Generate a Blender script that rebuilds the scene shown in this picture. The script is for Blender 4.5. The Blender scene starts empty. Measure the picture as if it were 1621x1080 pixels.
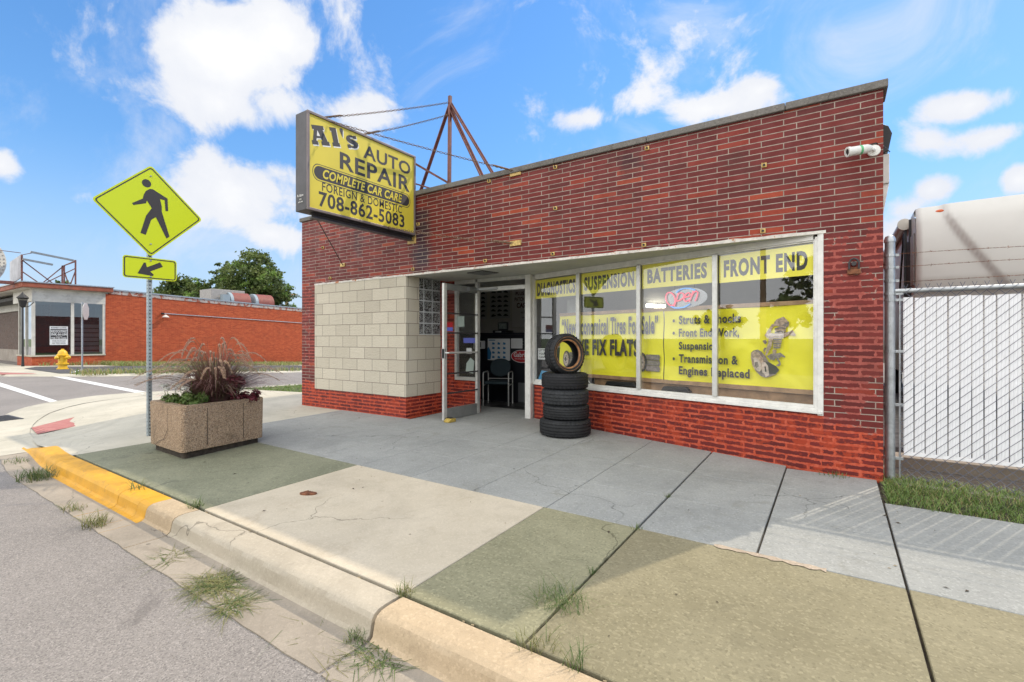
import bpy, bmesh, math, random
import numpy as np
from mathutils import Vector, Matrix
R = math.radians
SC = bpy.context.scene
COL = SC.collection
# ---------------------------------------------------------------- camera
cam = bpy.data.cameras.new('camera'); camo = bpy.data.objects.new('camera', cam); COL.objects.link(camo)
camo.location = (0, 0, 1.32); camo.rotation_euler = (R(90), 0, R(33.9))
cam.sensor_width = 36; cam.lens = 36*760/1621; cam.shift_y = -4/1621
cam.clip_start = .05; cam.clip_end = 5000
SC.camera = camo
# ---------------------------------------------------------------- light
SUN_AZ = math.atan2(.43, .90)        # clockwise from +Y
SUN_EL = R(43)
sd = Vector((math.sin(SUN_AZ)*math.cos(SUN_EL), math.cos(SUN_AZ)*math.cos(SUN_EL), math.sin(SUN_EL)))
sun = bpy.data.lights.new('sun', 'SUN'); suno = bpy.data.objects.new('sun', sun); COL.objects.link(suno)
sun.energy = 2.1; sun.angle = R(.55); sun.color = (1, .88, .70)
suno.rotation_euler = (-sd).to_track_quat('-Z', 'Y').to_euler(); suno.location = (10, 20, 30)
SC.view_settings.view_transform = 'Standard'; SC.view_settings.look = 'None'
SC.view_settings.gamma = 1; SC.view_settings.exposure = .68
SC.render.engine = 'CYCLES'
SC.cycles.max_bounces = 8; SC.cycles.transparent_max_bounces = 12; SC.cycles.sample_clamp_indirect = 6
SC.cycles.caustics_reflective = False; SC.cycles.caustics_refractive = False

def NN(nt, t, **kw):
    n = nt.nodes.new(t)
    for k, v in kw.items():
        if k.startswith('i_'):
            s = n.inputs[int(k[2:])]
        else:
            try: setattr(n, k, v); continue
            except Exception: s = n.inputs[k]
        if isinstance(v, bpy.types.NodeSocket): nt.links.new(v, s)
        else: s.default_value = v
    return n
def MA(nt, op, a, b=None, c=None, clamp=False):
    n = nt.nodes.new('ShaderNodeMath'); n.operation = op; n.use_clamp = clamp
    for i, v in enumerate((a, b, c)):
        if v is None: continue
        if isinstance(v, bpy.types.NodeSocket): nt.links.new(v, n.inputs[i])
        else: n.inputs[i].default_value = v
    return n.outputs[0]
def MR(nt, x, a, b, c=0., d=1., smooth=True):
    n = nt.nodes.new('ShaderNodeMapRange'); n.interpolation_type = 'SMOOTHSTEP' if smooth else 'LINEAR'
    nt.links.new(x, n.inputs[0])
    for i, v in zip((1, 2, 3, 4), (a, b, c, d)): n.inputs[i].default_value = v
    return n.outputs[0]
def MIX(nt, f, a, b, mode='MIX'):
    n = nt.nodes.new('ShaderNodeMix'); n.data_type = 'RGBA'; n.blend_type = mode
    for s, v in ((n.inputs[0], f), (n.inputs[6], a), (n.inputs[7], b)):
        if isinstance(v, bpy.types.NodeSocket): nt.links.new(v, s)
        elif s is n.inputs[0]: s.default_value = v
        else: s.default_value = (*v, 1) if len(v) == 3 else v
    return n.outputs[2]
def NOISE(nt, vec, scale, detail=4., rough=.55, dist=0.):
    n = nt.nodes.new('ShaderNodeTexNoise')
    if vec is not None: nt.links.new(vec, n.inputs['Vector'])
    n.inputs['Scale'].default_value = scale; n.inputs['Detail'].default_value = detail
    n.inputs['Roughness'].default_value = rough; n.inputs['Distortion'].default_value = dist
    return n.outputs['Fac'] if 'Fac' in n.outputs else n.outputs[0]
# ---------------------------------------------------------------- sky
W = bpy.data.worlds.new('World'); SC.world = W; W.use_nodes = True
nt = W.node_tree; nt.nodes.clear()
sky = nt.nodes.new('ShaderNodeTexSky'); sky.sky_type = 'NISHITA'; sky.sun_disc = False
sky.sun_elevation = SUN_EL; sky.sun_rotation = SUN_AZ; sky.air_density = 1.0; sky.dust_density = .1; sky.ozone_density = 3.0
tc = nt.nodes.new('ShaderNodeTexCoord')
dirv = tc.outputs['Generated']
sep = nt.nodes.new('ShaderNodeSeparateXYZ'); nt.links.new(dirv, sep.inputs[0])
az = MA(nt, 'ARCTAN2', sep.outputs[0], sep.outputs[1]); el = MA(nt, 'ARCSINE', sep.outputs[2])
# cumulus banks and wisps: (azimuth deg, elevation deg, half width, half height, strength)
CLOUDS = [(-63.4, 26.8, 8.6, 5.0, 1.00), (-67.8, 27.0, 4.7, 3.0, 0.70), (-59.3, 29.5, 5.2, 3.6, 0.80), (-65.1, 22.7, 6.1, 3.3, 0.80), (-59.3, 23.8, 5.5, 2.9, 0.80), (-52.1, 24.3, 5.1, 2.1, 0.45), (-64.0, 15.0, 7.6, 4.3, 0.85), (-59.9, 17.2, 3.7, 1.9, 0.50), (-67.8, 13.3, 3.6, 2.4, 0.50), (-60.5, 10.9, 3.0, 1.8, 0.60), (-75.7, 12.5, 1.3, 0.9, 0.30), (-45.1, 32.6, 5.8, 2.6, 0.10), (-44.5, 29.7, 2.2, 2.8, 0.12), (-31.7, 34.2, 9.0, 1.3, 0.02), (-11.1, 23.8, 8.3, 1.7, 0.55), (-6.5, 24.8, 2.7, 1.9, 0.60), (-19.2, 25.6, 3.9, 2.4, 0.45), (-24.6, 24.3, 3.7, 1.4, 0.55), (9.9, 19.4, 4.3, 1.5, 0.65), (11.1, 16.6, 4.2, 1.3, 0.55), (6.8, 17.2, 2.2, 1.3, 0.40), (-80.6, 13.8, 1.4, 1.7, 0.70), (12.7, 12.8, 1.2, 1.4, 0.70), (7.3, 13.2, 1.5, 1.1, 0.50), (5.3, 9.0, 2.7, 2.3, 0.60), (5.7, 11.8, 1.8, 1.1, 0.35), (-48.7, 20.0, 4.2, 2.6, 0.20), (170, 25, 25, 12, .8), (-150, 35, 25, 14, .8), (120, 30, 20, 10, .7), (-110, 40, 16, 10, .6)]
n1 = NOISE(nt, dirv, 6.5, 10., .62, .3)
n2 = NOISE(nt, dirv, 2.2, 3., .5)
best = None
for (a0, e0, sa, se, st) in CLOUDS:
    u = MA(nt, 'MULTIPLY', MA(nt, 'SUBTRACT', az, R(a0)), 1/R(sa)); v = MA(nt, 'MULTIPLY', MA(nt, 'SUBTRACT', el, R(e0)), 1/R(se))
    d = MA(nt, 'ADD', MA(nt, 'MULTIPLY', u, u), MA(nt, 'MULTIPLY', v, v))
    b = MA(nt, 'MULTIPLY', MA(nt, 'SUBTRACT', 1., MA(nt, 'SQRT', d)), st)
    b = MA(nt, 'MAXIMUM', b, -1.)
    best = b if best is None else MA(nt, 'SMOOTH_MAX', best, b, .25)
# added bright cloud cover, out of view behind and overhead, to lift the shade
fill_cloud = MA(nt, 'MAXIMUM', MR(nt, sep.outputs[1], .05, -.45, 0., 1.), MR(nt, el, R(48), R(66), 0., 1.))
best = MA(nt, 'ADD', best, MA(nt, 'MULTIPLY', fill_cloud, 1.25))
dens = MA(nt, 'ADD', best, MA(nt, 'MULTIPLY', MA(nt, 'SUBTRACT', n1, .5), 2.1))
mask = MR(nt, dens, -.03, .36)
wisp = MR(nt, MA(nt, 'MULTIPLY', NOISE(nt, dirv, 3.0, 8., .62, 1.2), MR(nt, el, .0, .5, 1.05, .95)),   .47, .78, 0., .65)
allm = MA(nt, 'MAXIMUM', mask, wisp)
hs = nt.nodes.new('ShaderNodeHueSaturation'); nt.links.new(sky.outputs[0], hs.inputs['Color'])
hs.inputs['Saturation'].default_value = 1.2; hs.inputs['Value'].default_value = 1.0
shade = MA(nt, 'ADD', MR(nt, dens, .2, 1.3, .45, 1.), MA(nt, 'MULTIPLY', MA(nt, 'SUBTRACT', n2, .5), .8), clamp=True)
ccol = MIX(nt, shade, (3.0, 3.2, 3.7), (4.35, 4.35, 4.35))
ccol = MIX(nt, fill_cloud, ccol, (9.3, 9.3, 9.2))
# keep the glare round the sun from washing the blue out: soft shoulder on bright air
sk = nt.nodes.new('ShaderNodeSeparateColor'); nt.links.new(hs.outputs[0], sk.inputs[0])
lum = MA(nt, 'ADD', MA(nt, 'MULTIPLY', sk.outputs[0], .4), MA(nt, 'MULTIPLY', sk.outputs[1], .6))
gain = MA(nt, 'DIVIDE', 1.35, MA(nt, 'ADD', 1., MA(nt, 'MULTIPLY', lum, .28)))
skc = nt.nodes.new('ShaderNodeVectorMath'); skc.operation = 'SCALE'; nt.links.new(hs.outputs[0], skc.inputs[0]); nt.links.new(gain, skc.inputs[3])
low = MR(nt, el, .0, .34, .62, 0.)
blue = MIX(nt, low, skc.outputs[0], (2.5, 3.15, 4.4))
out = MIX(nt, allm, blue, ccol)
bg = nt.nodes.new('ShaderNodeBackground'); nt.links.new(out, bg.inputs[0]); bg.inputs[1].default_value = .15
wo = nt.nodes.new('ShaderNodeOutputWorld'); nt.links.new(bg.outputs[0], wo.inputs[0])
W.cycles.sampling_method = 'MANUAL'; W.cycles.sample_map_resolution = 1024

# ---------------------------------------------------------------- mesh helpers
WM = {}
class MB:
    def __init__(s): s.v = []; s.f = []; s.m = []
    def add(s, vs, fs, mi=0):
        b = len(s.v); s.v += [tuple(p) for p in vs]
        for f in fs: s.f.append(tuple(b+i for i in f)); s.m.append(mi)
        return s
    def box(s, x0, x1, y0, y1, z0, z1, mi=0):
        return s.add([(x, y, z) for z in (z0, z1) for y in (y0, y1) for x in (x0, x1)],
              [(0, 2, 3, 1), (4, 5, 7, 6), (0, 1, 5, 4), (2, 6, 7, 3), (0, 4, 6, 2), (1, 3, 7, 5)], mi)
    def obox(s, c, a, b, d, mi=0):
        c, a, b, d = map(Vector, (c, a, b, d))
        vs = [c+i*a+j*b+k*d for k in (-1, 1) for j in (-1, 1) for i in (-1, 1)]
        fs = [(0, 2, 3, 1), (4, 5, 7, 6), (0, 1, 5, 4), (2, 6, 7, 3), (0, 4, 6, 2), (1, 3, 7, 5)]
        if a.cross(b).dot(d) < 0: fs = [f[::-1] for f in fs]
        return s.add(vs, fs, mi)
    def beam(s, p, q, w, h, mi=0, up=(0, 0, 1)):
        p, q = Vector(p), Vector(q); d = q-p; up = Vector(up)
        if abs(d.normalized().dot(up)) > .97: up = Vector((0, 1, 0))
        a = d.cross(up).normalized(); b = a.cross(d).normalized()
        return s.obox((p+q)/2, d/2, a*w/2, b*h/2, mi)
    def tube(s, pts, r, n=8, mi=0, caps=True):
        pts = [Vector(p) for p in pts]; k = len(pts)
        rs = [r]*k if not isinstance(r, (list, tuple)) else list(r)
        rings = []; prev = None
        for i in range(k):
            d = (pts[min(i+1, k-1)]-pts[max(i-1, 0)]); d = d.normalized() if d.length > 1e-9 else Vector((0, 0, 1))
            a = prev - d*prev.dot(d) if prev is not None else d.orthogonal()
            if a.length < 1e-6: a = d.orthogonal()
            a.normalize(); prev = a; b = d.cross(a)
            rings.append([pts[i]+(a*math.cos(t)+b*math.sin(t))*rs[i] for t in [2*math.pi*j/n for j in range(n)]])
        vs = [p for r_ in rings for p in r_]
        fs = [(i*n+j, i*n+(j+1) % n, (i+1)*n+(j+1) % n, (i+1)*n+j) for i in range(k-1) for j in range(n)]
        if caps: fs += [tuple(range(n))[::-1], tuple((k-1)*n+j for j in range(n))]
        return s.add(vs, fs, mi)
    def lathe(s, prof, M=None, n=24, mi=0, rmod=None, closed=False):
        M = M or Matrix(); vs = []
        for j in range(n):
            t = 2*math.pi*j/n
            for i, (r, z) in enumerate(prof):
                rr = r + (rmod(i, j) if rmod else 0)
                vs.append(M @ Vector((rr*math.cos(t), rr*math.sin(t), z)))
        k = len(prof); fs = []
        for j in range(n):
            for i in range(k if closed else k-1):
                i2 = (i+1) % k
                fs.append((j*k+i, ((j+1) % n)*k+i, ((j+1) % n)*k+i2, j*k+i2))
        return s.add(vs, fs, mi)
    def prism(s, poly, fn, t0, t1, mi=0):
        n = len(poly)
        vs = [fn(a, b, t0) for a, b in poly]+[fn(a, b, t1) for a, b in poly]
        fs = [tuple(range(n))[::-1], tuple(range(n, 2*n))]+[(i, (i+1) % n, n+(i+1) % n, n+i) for i in range(n)]
        return s.add(vs, fs, mi)
    def quad(s, a, b, c, d, mi=0): return s.add([a, b, c, d], [(0, 1, 2, 3)], mi)
    def build(s, name, mats, parent=None, smooth=False, bevel=0, segs=2, recalc=True, angle=35):
        me = bpy.data.meshes.new(name)
        vs = s.v
        if parent is not None:
            inv = WM[parent.name].inverted(); vs = [inv @ Vector(p) for p in vs]
        me.from_pydata(vs, [], s.f)
        if not isinstance(mats, (list, tuple)): mats = [mats]
        for m in mats: me.materials.append(m)
        if len(mats) > 1: me.polygons.foreach_set('material_index', s.m)
        if recalc:
            bm = bmesh.new(); bm.from_mesh(me); bmesh.ops.recalc_face_normals(bm, faces=bm.faces); bm.to_mesh(me); bm.free()
        uv = me.uv_layers.new(name='UVMap')
        co = s.v
        data = np.zeros(len(me.loops)*2, 'f')
        for p in me.polygons:
            nx, ny, nz = p.normal
            if parent is not None:
                wn = WM[parent.name].to_3x3() @ p.normal; nx, ny, nz = wn
            for li in p.loop_indices:
                x, y, z = co[me.loops[li].vertex_index]
                if abs(nz) > .7: u, v = x, y
                else:
                    l = math.hypot(nx, ny) or 1; u, v = (-ny*x+nx*y)/l, z
                data[li*2] = u; data[li*2+1] = v
        uv.data.foreach_set('uv', data)
        if smooth:
            me.polygons.foreach_set('use_smooth', [True]*len(me.polygons))
            if smooth != 2: me.set_sharp_from_angle(angle=R(angle))
        me.update()
        o = bpy.data.objects.new(name, me); COL.objects.link(o)
        if parent is not None: o.parent = parent
        WM[o.name] = WM[parent.name].copy() if parent is not None else Matrix()
        if bevel:
            b = o.modifiers.new('bevel', 'BEVEL'); b.width = bevel; b.segments = segs; b.limit_method = 'ANGLE'; b.angle_limit = R(40)
        return o
def props(o, label=None, cat=None, group=None, kind=None):
    if label: o['label'] = label
    if cat: o['category'] = cat
    if group: o['group'] = group
    if kind: o['kind'] = kind
    return o
def thing(name, label, cat, loc=(0, 0, 0), rz=0, group=None):
    o = bpy.data.objects.new(name, None); COL.objects.link(o); o.empty_display_size = .2
    o.location = loc; o.rotation_euler = (0, 0, rz)
    WM[o.name] = Matrix.Translation(loc) @ Matrix.Rotation(rz, 4, 'Z')
    return props(o, label, cat, group)
def struct(name, mb, mats, **kw): return props(mb.build(name, mats, **kw), kind='structure')
def copy_thing(root, loc, label=None, rz=None):
    r = root.copy(); COL.objects.link(r); r.location = loc
    if rz is not None: r.rotation_euler = (0, 0, rz)
    if label: r['label'] = label
    for ch in list(root.children):
        c = ch.copy(); COL.objects.link(c); c.parent = r
        for g in list(ch.children):
            d = g.copy(); COL.objects.link(d); d.parent = c
    return r
def text(mb, body, o, u, v, n, w=None, h=None, bold=0., mi=0, d=.0015, shear=0., spacing=None):
    if spacing is None: spacing = 1+bold*3.2
    """flat lettering, fitted into w x h, laid on the plane through o (lower left) spanned by u, v"""
    cu = bpy.data.curves.new('lettering', 'FONT'); cu.body = body; cu.offset = bold; cu.shear = shear; cu.resolution_u = 3; cu.space_character = spacing
    ob = bpy.data.objects.new('lettering', cu); COL.objects.link(ob)
    me = bpy.data.meshes.new_from_object(ob.evaluated_get(bpy.context.evaluated_depsgraph_get()))
    bpy.data.objects.remove(ob); bpy.data.curves.remove(cu)
    xs = [p.co.x for p in me.vertices]; ys = [p.co.y for p in me.vertices]
    x0, x1, y0, y1 = min(xs), max(xs), min(ys), max(ys)
    sy = h/(y1-y0) if h else w/(x1-x0); sx = w/(x1-x0) if w else sy
    o, u, v, n = map(Vector, (o, u, v, n))
    vs = [o+u*((p.co.x-x0)*sx)+v*((p.co.y-y0)*sy)+n*d for p in me.vertices]
    mb.add(vs, [tuple(p.vertices) for p in me.polygons], mi)
    bpy.data.meshes.remove(me)

# ---------------------------------------------------------------- materials
def mat(name, col=(.5, .5, .5), rough=.6, metal=0., spec=.5, var=0., vscale=6., bump=0., bscale=40., emit=None, dirt=0.):
    m = bpy.data.materials.new(name); m.use_nodes = True; t = m.node_tree; b = t.nodes['Principled BSDF']
    b.inputs['Base Color'].default_value = (*col, 1); b.inputs['Roughness'].default_value = rough
    b.inputs['Metallic'].default_value = metal; b.inputs['Specular IOR Level'].default_value = spec
    oc = None
    if var or bump or dirt:
        oc = t.nodes.new('ShaderNodeTexCoord').outputs['Object']
    if var or dirt:
        nz = NOISE(t, oc, vscale, 5., .6)
        f = MR(t, nz, .3, .7)
        c = MIX(t, f, tuple(x*(1-var) for x in col), tuple(min(1, x*(1+var)) for x in col))
        if dirt:
            d = MR(t, NOISE(t, oc, vscale*2.3, 7., .7, .6), .52, .72, 0, dirt)
            c = MIX(t, d, c, (.10, .075, .05))
        t.links.new(c, b.inputs['Base Color'])
    if bump:
        bn = t.nodes.new('ShaderNodeBump'); bn.inputs['Strength'].default_value = bump; bn.inputs['Distance'].default_value = .01
        t.links.new(NOISE(t, oc, bscale, 6., .65), bn.inputs['Height']); t.links.new(bn.outputs[0], b.inputs['Normal'])
    if emit:
        b.inputs['Emission Color'].default_value = (*emit[0], 1); b.inputs['Emission Strength'].default_value = emit[1]
    return m
def glass_mat(name, tint=(.97, .985, .98), refl=1.15, rough=0.):
    m = bpy.data.materials.new(name); m.use_nodes = True; t = m.node_tree; t.nodes.clear()
    tr = t.nodes.new('ShaderNodeBsdfTransparent'); tr.inputs[0].default_value = (*tint, 1)
    gl = t.nodes.new('ShaderNodeBsdfGlossy'); gl.inputs['Roughness'].default_value = rough; gl.inputs[0].default_value = (.95, .97, 1, 1)
    lw = t.nodes.new('ShaderNodeLayerWeight'); lw.inputs[0].default_value = .5
    f = lw.outputs['Facing']; k = MA(t, 'MULTIPLY', MA(t, 'ADD', .085, MA(t, 'MULTIPLY', MA(t, 'POWER', f, 5.), .85)), refl*1.15, clamp=True)
    mx = t.nodes.new('ShaderNodeMixShader'); t.links.new(k, mx.inputs[0]); t.links.new(tr.outputs[0], mx.inputs[1]); t.links.new(gl.outputs[0], mx.inputs[2])
    o = t.nodes.new('ShaderNodeOutputMaterial'); t.links.new(mx.outputs[0], o.inputs[0])
    return m
def brick_mat(name, ramp, mortar, bw, bh, ms=.0045, offset=.5, rough=.45, bump=.5, paint=None, dirt=.0, stain=None, grime=1., voff=0.):
    m = bpy.data.materials.new(name); m.use_nodes = True; t = m.node_tree; b = t.nodes['Principled BSDF']
    uv = t.nodes.new('ShaderNodeTexCoord'); U = uv.outputs['UV']
    geo = t.nodes.new('ShaderNodeNewGeometry'); P = geo.outputs['Position']
    sp = t.nodes.new('ShaderNodeSeparateXYZ'); t.links.new(P, sp.inputs[0])
    X, Z = sp.outputs[0], sp.outputs[2]
    def bt(vec, c1, c2, bias=0.):
        n = t.nodes.new('ShaderNodeTexBrick'); n.offset = offset; n.offset_frequency = 2
        t.links.new(vec, n.inputs['Vector']); n.inputs['Scale'].default_value = 1; n.inputs['Brick Width'].default_value = bw
        n.inputs['Row Height'].default_value = bh; n.inputs['Mortar Size'].default_value = ms; n.inputs['Mortar Smooth'].default_value = .15
        n.inputs['Color1'].default_value = (*c1, 1); n.inputs['Color2'].default_value = (*c2, 1); n.inputs['Bias'].default_value = bias
        return n
    vm = t.nodes.new('ShaderNodeVectorMath'); vm.operation = 'ADD'; t.links.new(U, vm.inputs[0]); vm.inputs[1].default_value = (voff*.3, voff, 0)
    U = vm.outputs[0]; vec = U
    mcol = mortar
    nz = NOISE(t, P, 7., 5., .6)
    if paint:
        # hand painted zones: the paint ran over the joints and its edge wanders
        j1 = NOISE(t, P, 26., 4., .6); j2 = NOISE(t, P, 90., 3., .6)
        zn = MA(t, 'ADD', Z, MA(t, 'MULTIPLY', MA(t, 'SUBTRACT', NOISE(t, P, 5., 5., .7), .5), .55))
        low = MR(t, zn, paint['low']+.03, paint['low']-.03)
        mid = MR(t, zn, paint['mid']+.02, paint['mid']-.02)
        hole = MR(t, MA(t, 'ADD', NOISE(t, P, 3., 4., .7), MA(t, 'MULTIPLY', MR(t, MA(t, 'ABSOLUTE', MA(t, 'SUBTRACT', Z, .72)), .05, .3, 1., 0.), .12)), .53, .57)
        mid2 = MA(t, 'MULTIPLY', mid, MA(t, 'SUBTRACT', 1., MA(t, 'MULTIPLY', hole, MA(t, 'SUBTRACT', 1., low))))
        mcol = MIX(t, mid2, MIX(t, MR(t, NOISE(t, P, 9., 3.), .35, .65), mortar, tuple(x*.72 for x in mortar)), MIX(t, MR(t, j1, .3, .7), (.30, .075, .06), (.40, .11, .09)))
        mcol = MIX(t, low, mcol, MIX(t, MR(t, j1, .3, .7), (.42, .060, .029), (.54, .115, .065)))
        anyp = MA(t, 'MAXIMUM', mid2, low)
        cmb = t.nodes.new('ShaderNodeCombineXYZ')
        t.links.new(MA(t, 'MULTIPLY', MA(t, 'MULTIPLY', MA(t, 'SUBTRACT', j1, .5), .05), anyp), cmb.inputs[0])
        t.links.new(MA(t, 'MULTIPLY', MA(t, 'MULTIPLY', MA(t, 'SUBTRACT', NOISE(t, P, 14., 6., .75), .5), .026), anyp), cmb.inputs[1])
        va = t.nodes.new('ShaderNodeVectorMath'); va.operation = 'ADD'; t.links.new(U, va.inputs[0]); t.links.new(cmb.outputs[0], va.inputs[1]); vec = va.outputs[0]
    bk = bt(vec, (0, 0, 0), (1, 1, 1))
    if paint:
        t.links.new(MA(t, 'ADD', ms, MA(t, 'MULTIPLY', anyp, MR(t, NOISE(t, P, 8., 5., .75), .3, .75, .001, .0165))), bk.inputs['Mortar Size'])
    rp = t.nodes.new('ShaderNodeValToRGB'); rp.color_ramp.interpolation = 'LINEAR'
    els = rp.color_ramp.elements
    for i, (p, c) in enumerate(ramp):
        e = els[i] if i < 2 else els.new(p)
        e.position = p; e.color = (*c, 1)
    t.links.new(bk.outputs['Color'], rp.inputs[0])
    bc = MIX(t, MR(t, nz, .25, .75, 0, .28*grime), rp.outputs[0], (.07, .018, .014), 'MIX')
    bc = MIX(t, MA(t, 'MULTIPLY', MR(t, NOISE(t, P, 60., 4., .7), .5, .8), .25*grime), bc, (.02, .008, .008))
    if paint:
        bc = MIX(t, MA(t, 'MULTIPLY', low, MR(t, NOISE(t, P, 5., 6., .75), .50, .60, .0, .8)), bc, (.40, .05, .018))
    if stain:
        for (sx, sw, z0, z1, col, amt) in stain:
            k = MA(t, 'MULTIPLY', MR(t, MA(t, 'ABSOLUTE', MA(t, 'SUBTRACT', MA(t, 'ADD', X, MA(t, 'MULTIPLY', MA(t, 'SUBTRACT', nz, .5), .3)), sx)), sw, sw*.25), MR(t, Z, z0-.1, z0+.15))
            k = MA(t, 'MULTIPLY', MA(t, 'MULTIPLY', k, MR(t, Z, z1+.1, z1-.1)), amt)
            bc = MIX(t, k, bc, col)
    c = MIX(t, bk.outputs['Fac'], bc, mcol)
    if dirt:
        c = MIX(t, MR(t, NOISE(t, P, 1.6, 6., .65), .5, .75, 0, dirt), c, (.05, .03, .025))
    t.links.new(c, b.inputs['Base Color'])
    rg = MA(t, 'ADD', MA(t, 'MULTIPLY', bk.outputs['Fac'], .4), MR(t, nz, .3, .7, rough-.1, rough+.12), clamp=True); b.inputs['Specular IOR Level'].default_value = .28; t.links.new(rg, b.inputs['Roughness'])
    bn = t.nodes.new('ShaderNodeBump'); bn.inputs['Strength'].default_value = bump; bn.inputs['Distance'].default_value = .008
    hh = MA(t, 'ADD', MA(t, 'SUBTRACT', 1., bk.outputs['Fac']), MA(t, 'MULTIPLY', NOISE(t, P, 70., 5., .7), .35))
    t.links.new(hh, bn.inputs['Height']); t.links.new(bn.outputs[0], b.inputs['Normal'])
    return m
def concrete(name, c1, c2, stain=(.1, .095, .08), pit=.4, bump=.25, streak=None, speck=.35):
    m = bpy.data.materials.new(name); m.use_nodes = True; t = m.node_tree; b = t.nodes['Principled BSDF']
    P = t.nodes.new('ShaderNodeNewGeometry').outputs['Position']
    big = NOISE(t, P, .9, 6., .6, .4); med = NOISE(t, P, 6., 7., .7); fine = NOISE(t, P, 160., 3., .6)
    c = MIX(t, MR(t, big, .3, .7), c1, c2)
    c = MIX(t, MR(t, med, .45, .8, 0, .5), c, tuple(x*.72 for x in c1))
    c = MIX(t, MR(t, NOISE(t, P, 2.3, 8., .72, .8), .53, .75, 0, .7), c, stain)
    c = MIX(t, MR(t, NOISE(t, P, .45, 5., .65, 1.2), .50, .68, 0, .38), c, tuple(x*.62 for x in c1))
    gv = t.nodes.new('ShaderNodeTexVoronoi'); t.links.new(P, gv.inputs['Vector']); gv.inputs['Scale'].default_value = 2.6
    gs = t.nodes.new('ShaderNodeSeparateColor'); t.links.new(gv.outputs['Color'], gs.inputs[0])
    c = MIX(t, MA(t, 'MULTIPLY', MR(t, gv.outputs['Distance'], .045, .03), MR(t, gs.outputs[0], .72, .76, 0, .75)), c, tuple(x*.32 for x in c1))
    dn = t.nodes.new('ShaderNodeVectorMath'); dn.operation = 'MULTIPLY_ADD'; cn = t.nodes.new('ShaderNodeTexNoise'); t.links.new(P, cn.inputs['Vector']); cn.inputs['Scale'].default_value = 3.5; cn.inputs['Detail'].default_value = 6
    t.links.new(cn.outputs['Color'], dn.inputs[0]); dn.inputs[1].default_value = (.35, .35, .35); t.links.new(P, dn.inputs[2])
    ce = t.nodes.new('ShaderNodeTexVoronoi'); ce.feature = 'DISTANCE_TO_EDGE'; t.links.new(dn.outputs[0], ce.inputs['Vector']); ce.inputs['Scale'].default_value = .62
    c = MIX(t, MA(t, 'MULTIPLY', MR(t, ce.outputs['Distance'], .0042, .0016), MR(t, NOISE(t, P, .8, 2.), .50, .56, 0, .7)), c, tuple(x*.3 for x in c1))
    vo = t.nodes.new('ShaderNodeTexVoronoi'); t.links.new(P, vo.inputs['Vector']); vo.inputs['Scale'].default_value = 85.
    sv = t.nodes.new('ShaderNodeSeparateColor'); t.links.new(vo.outputs['Color'], sv.inputs[0])
    c = MIX(t, MA(t, 'MULTIPLY', MR(t, sv.outputs[0], .78, .95), speck), c, tuple(min(1, x*1.5) for x in c2))
    c = MIX(t, MA(t, 'MULTIPLY', MR(t, sv.outputs[1], .8, .95), speck), c, tuple(x*.5 for x in c1))
    c = MIX(t, MR(t, fine, .2, .8, 0, .3), c, tuple(x*.6 for x in c1))
    if streak:
        mp = t.nodes.new('ShaderNodeMapping'); t.links.new(P, mp.inputs[0]); mp.inputs['Scale'].default_value = streak
        mp.inputs['Rotation'].default_value = (0, 0, .5)
        c = MIX(t, MR(t, NOISE(t, mp.outputs[0], 17., 5., .7, .6), .52, .72, 0, .32), c, tuple(min(1, x*1.45) for x in c2))
    t.links.new(c, b.inputs['Base Color']); b.inputs['Roughness'].default_value = .85; b.inputs['Specular IOR Level'].default_value = .35
    bn = t.nodes.new('ShaderNodeBump'); bn.inputs['Strength'].default_value = bump; bn.inputs['Distance'].default_value = .006
    t.links.new(MA(t, 'ADD', MA(t, 'MULTIPLY', med, pit), MA(t, 'MULTIPLY', fine, .5)), bn.inputs['Height']); t.links.new(bn.outputs[0], b.inputs['Normal'])
    return m
def leaf_mat(name, c1, c2, scale=1.5, rough=.55, trans=.25):
    m = bpy.data.materials.new(name); m.use_nodes = True; t = m.node_tree; b = t.nodes['Principled BSDF']
    P = t.nodes.new('ShaderNodeNewGeometry').outputs['Position']
    c = MIX(t, MR(t, NOISE(t, P, scale, 4., .7), .3, .7), c1, c2)
    c = MIX(t, MR(t, NOISE(t, P, scale*14, 2., .5), .35, .7, 0, .5), c, tuple(x*1.5 for x in c2))
    t.links.new(c, b.inputs['Base Color']); b.inputs['Roughness'].default_value = rough
    td = t.nodes.new('ShaderNodeBsdfTranslucent'); t.links.new(c, td.inputs[0])
    mx = t.nodes.new('ShaderNodeMixShader'); mx.inputs[0].default_value = trans
    t.links.new(b.outputs[0], mx.inputs[1]); t.links.new(td.outputs[0], mx.inputs[2])
    t.links.new(mx.outputs[0], t.nodes['Material Output'].inputs[0])
    return m
M = {}
M['soil'] = mat('soil', (.05, .038, .028), .95, var=.4, vscale=20, bump=.6, bscale=60)
M['black'] = mat('black_paint', (.012, .012, .013), .5)
M['dark'] = mat('dark_letter', (.035, .032, .035), .55)
M['white'] = mat('white_paint', (.72, .71, .68), .5, var=.08, vscale=9, dirt=.18)
M['alu'] = mat('aluminium', (.62, .62, .60), .38, metal=.55, var=.08, vscale=15, dirt=.12)
M['alu_dark'] = mat('dark_aluminium', (.30, .31, .31), .4, metal=.6, var=.1, dirt=.15)  # darker aluminium tone for rails and fittings
M['galv'] = mat('galvanised_steel', (.40, .42, .44), .45, metal=.75, var=.18, vscale=14, bump=.15)
M['steel_red'] = mat('primer_red_steel', (.16, .055, .045), .6, var=.3, vscale=12, dirt=.4)
M['rust'] = mat('rusty_iron', (.17, .065, .03), .85, var=.5, vscale=22, bump=.5)
M['glass'] = glass_mat('window_glass')
M['wood'] = mat('pine_board', (.36, .22, .12), .6, var=.25, vscale=8)
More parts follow.
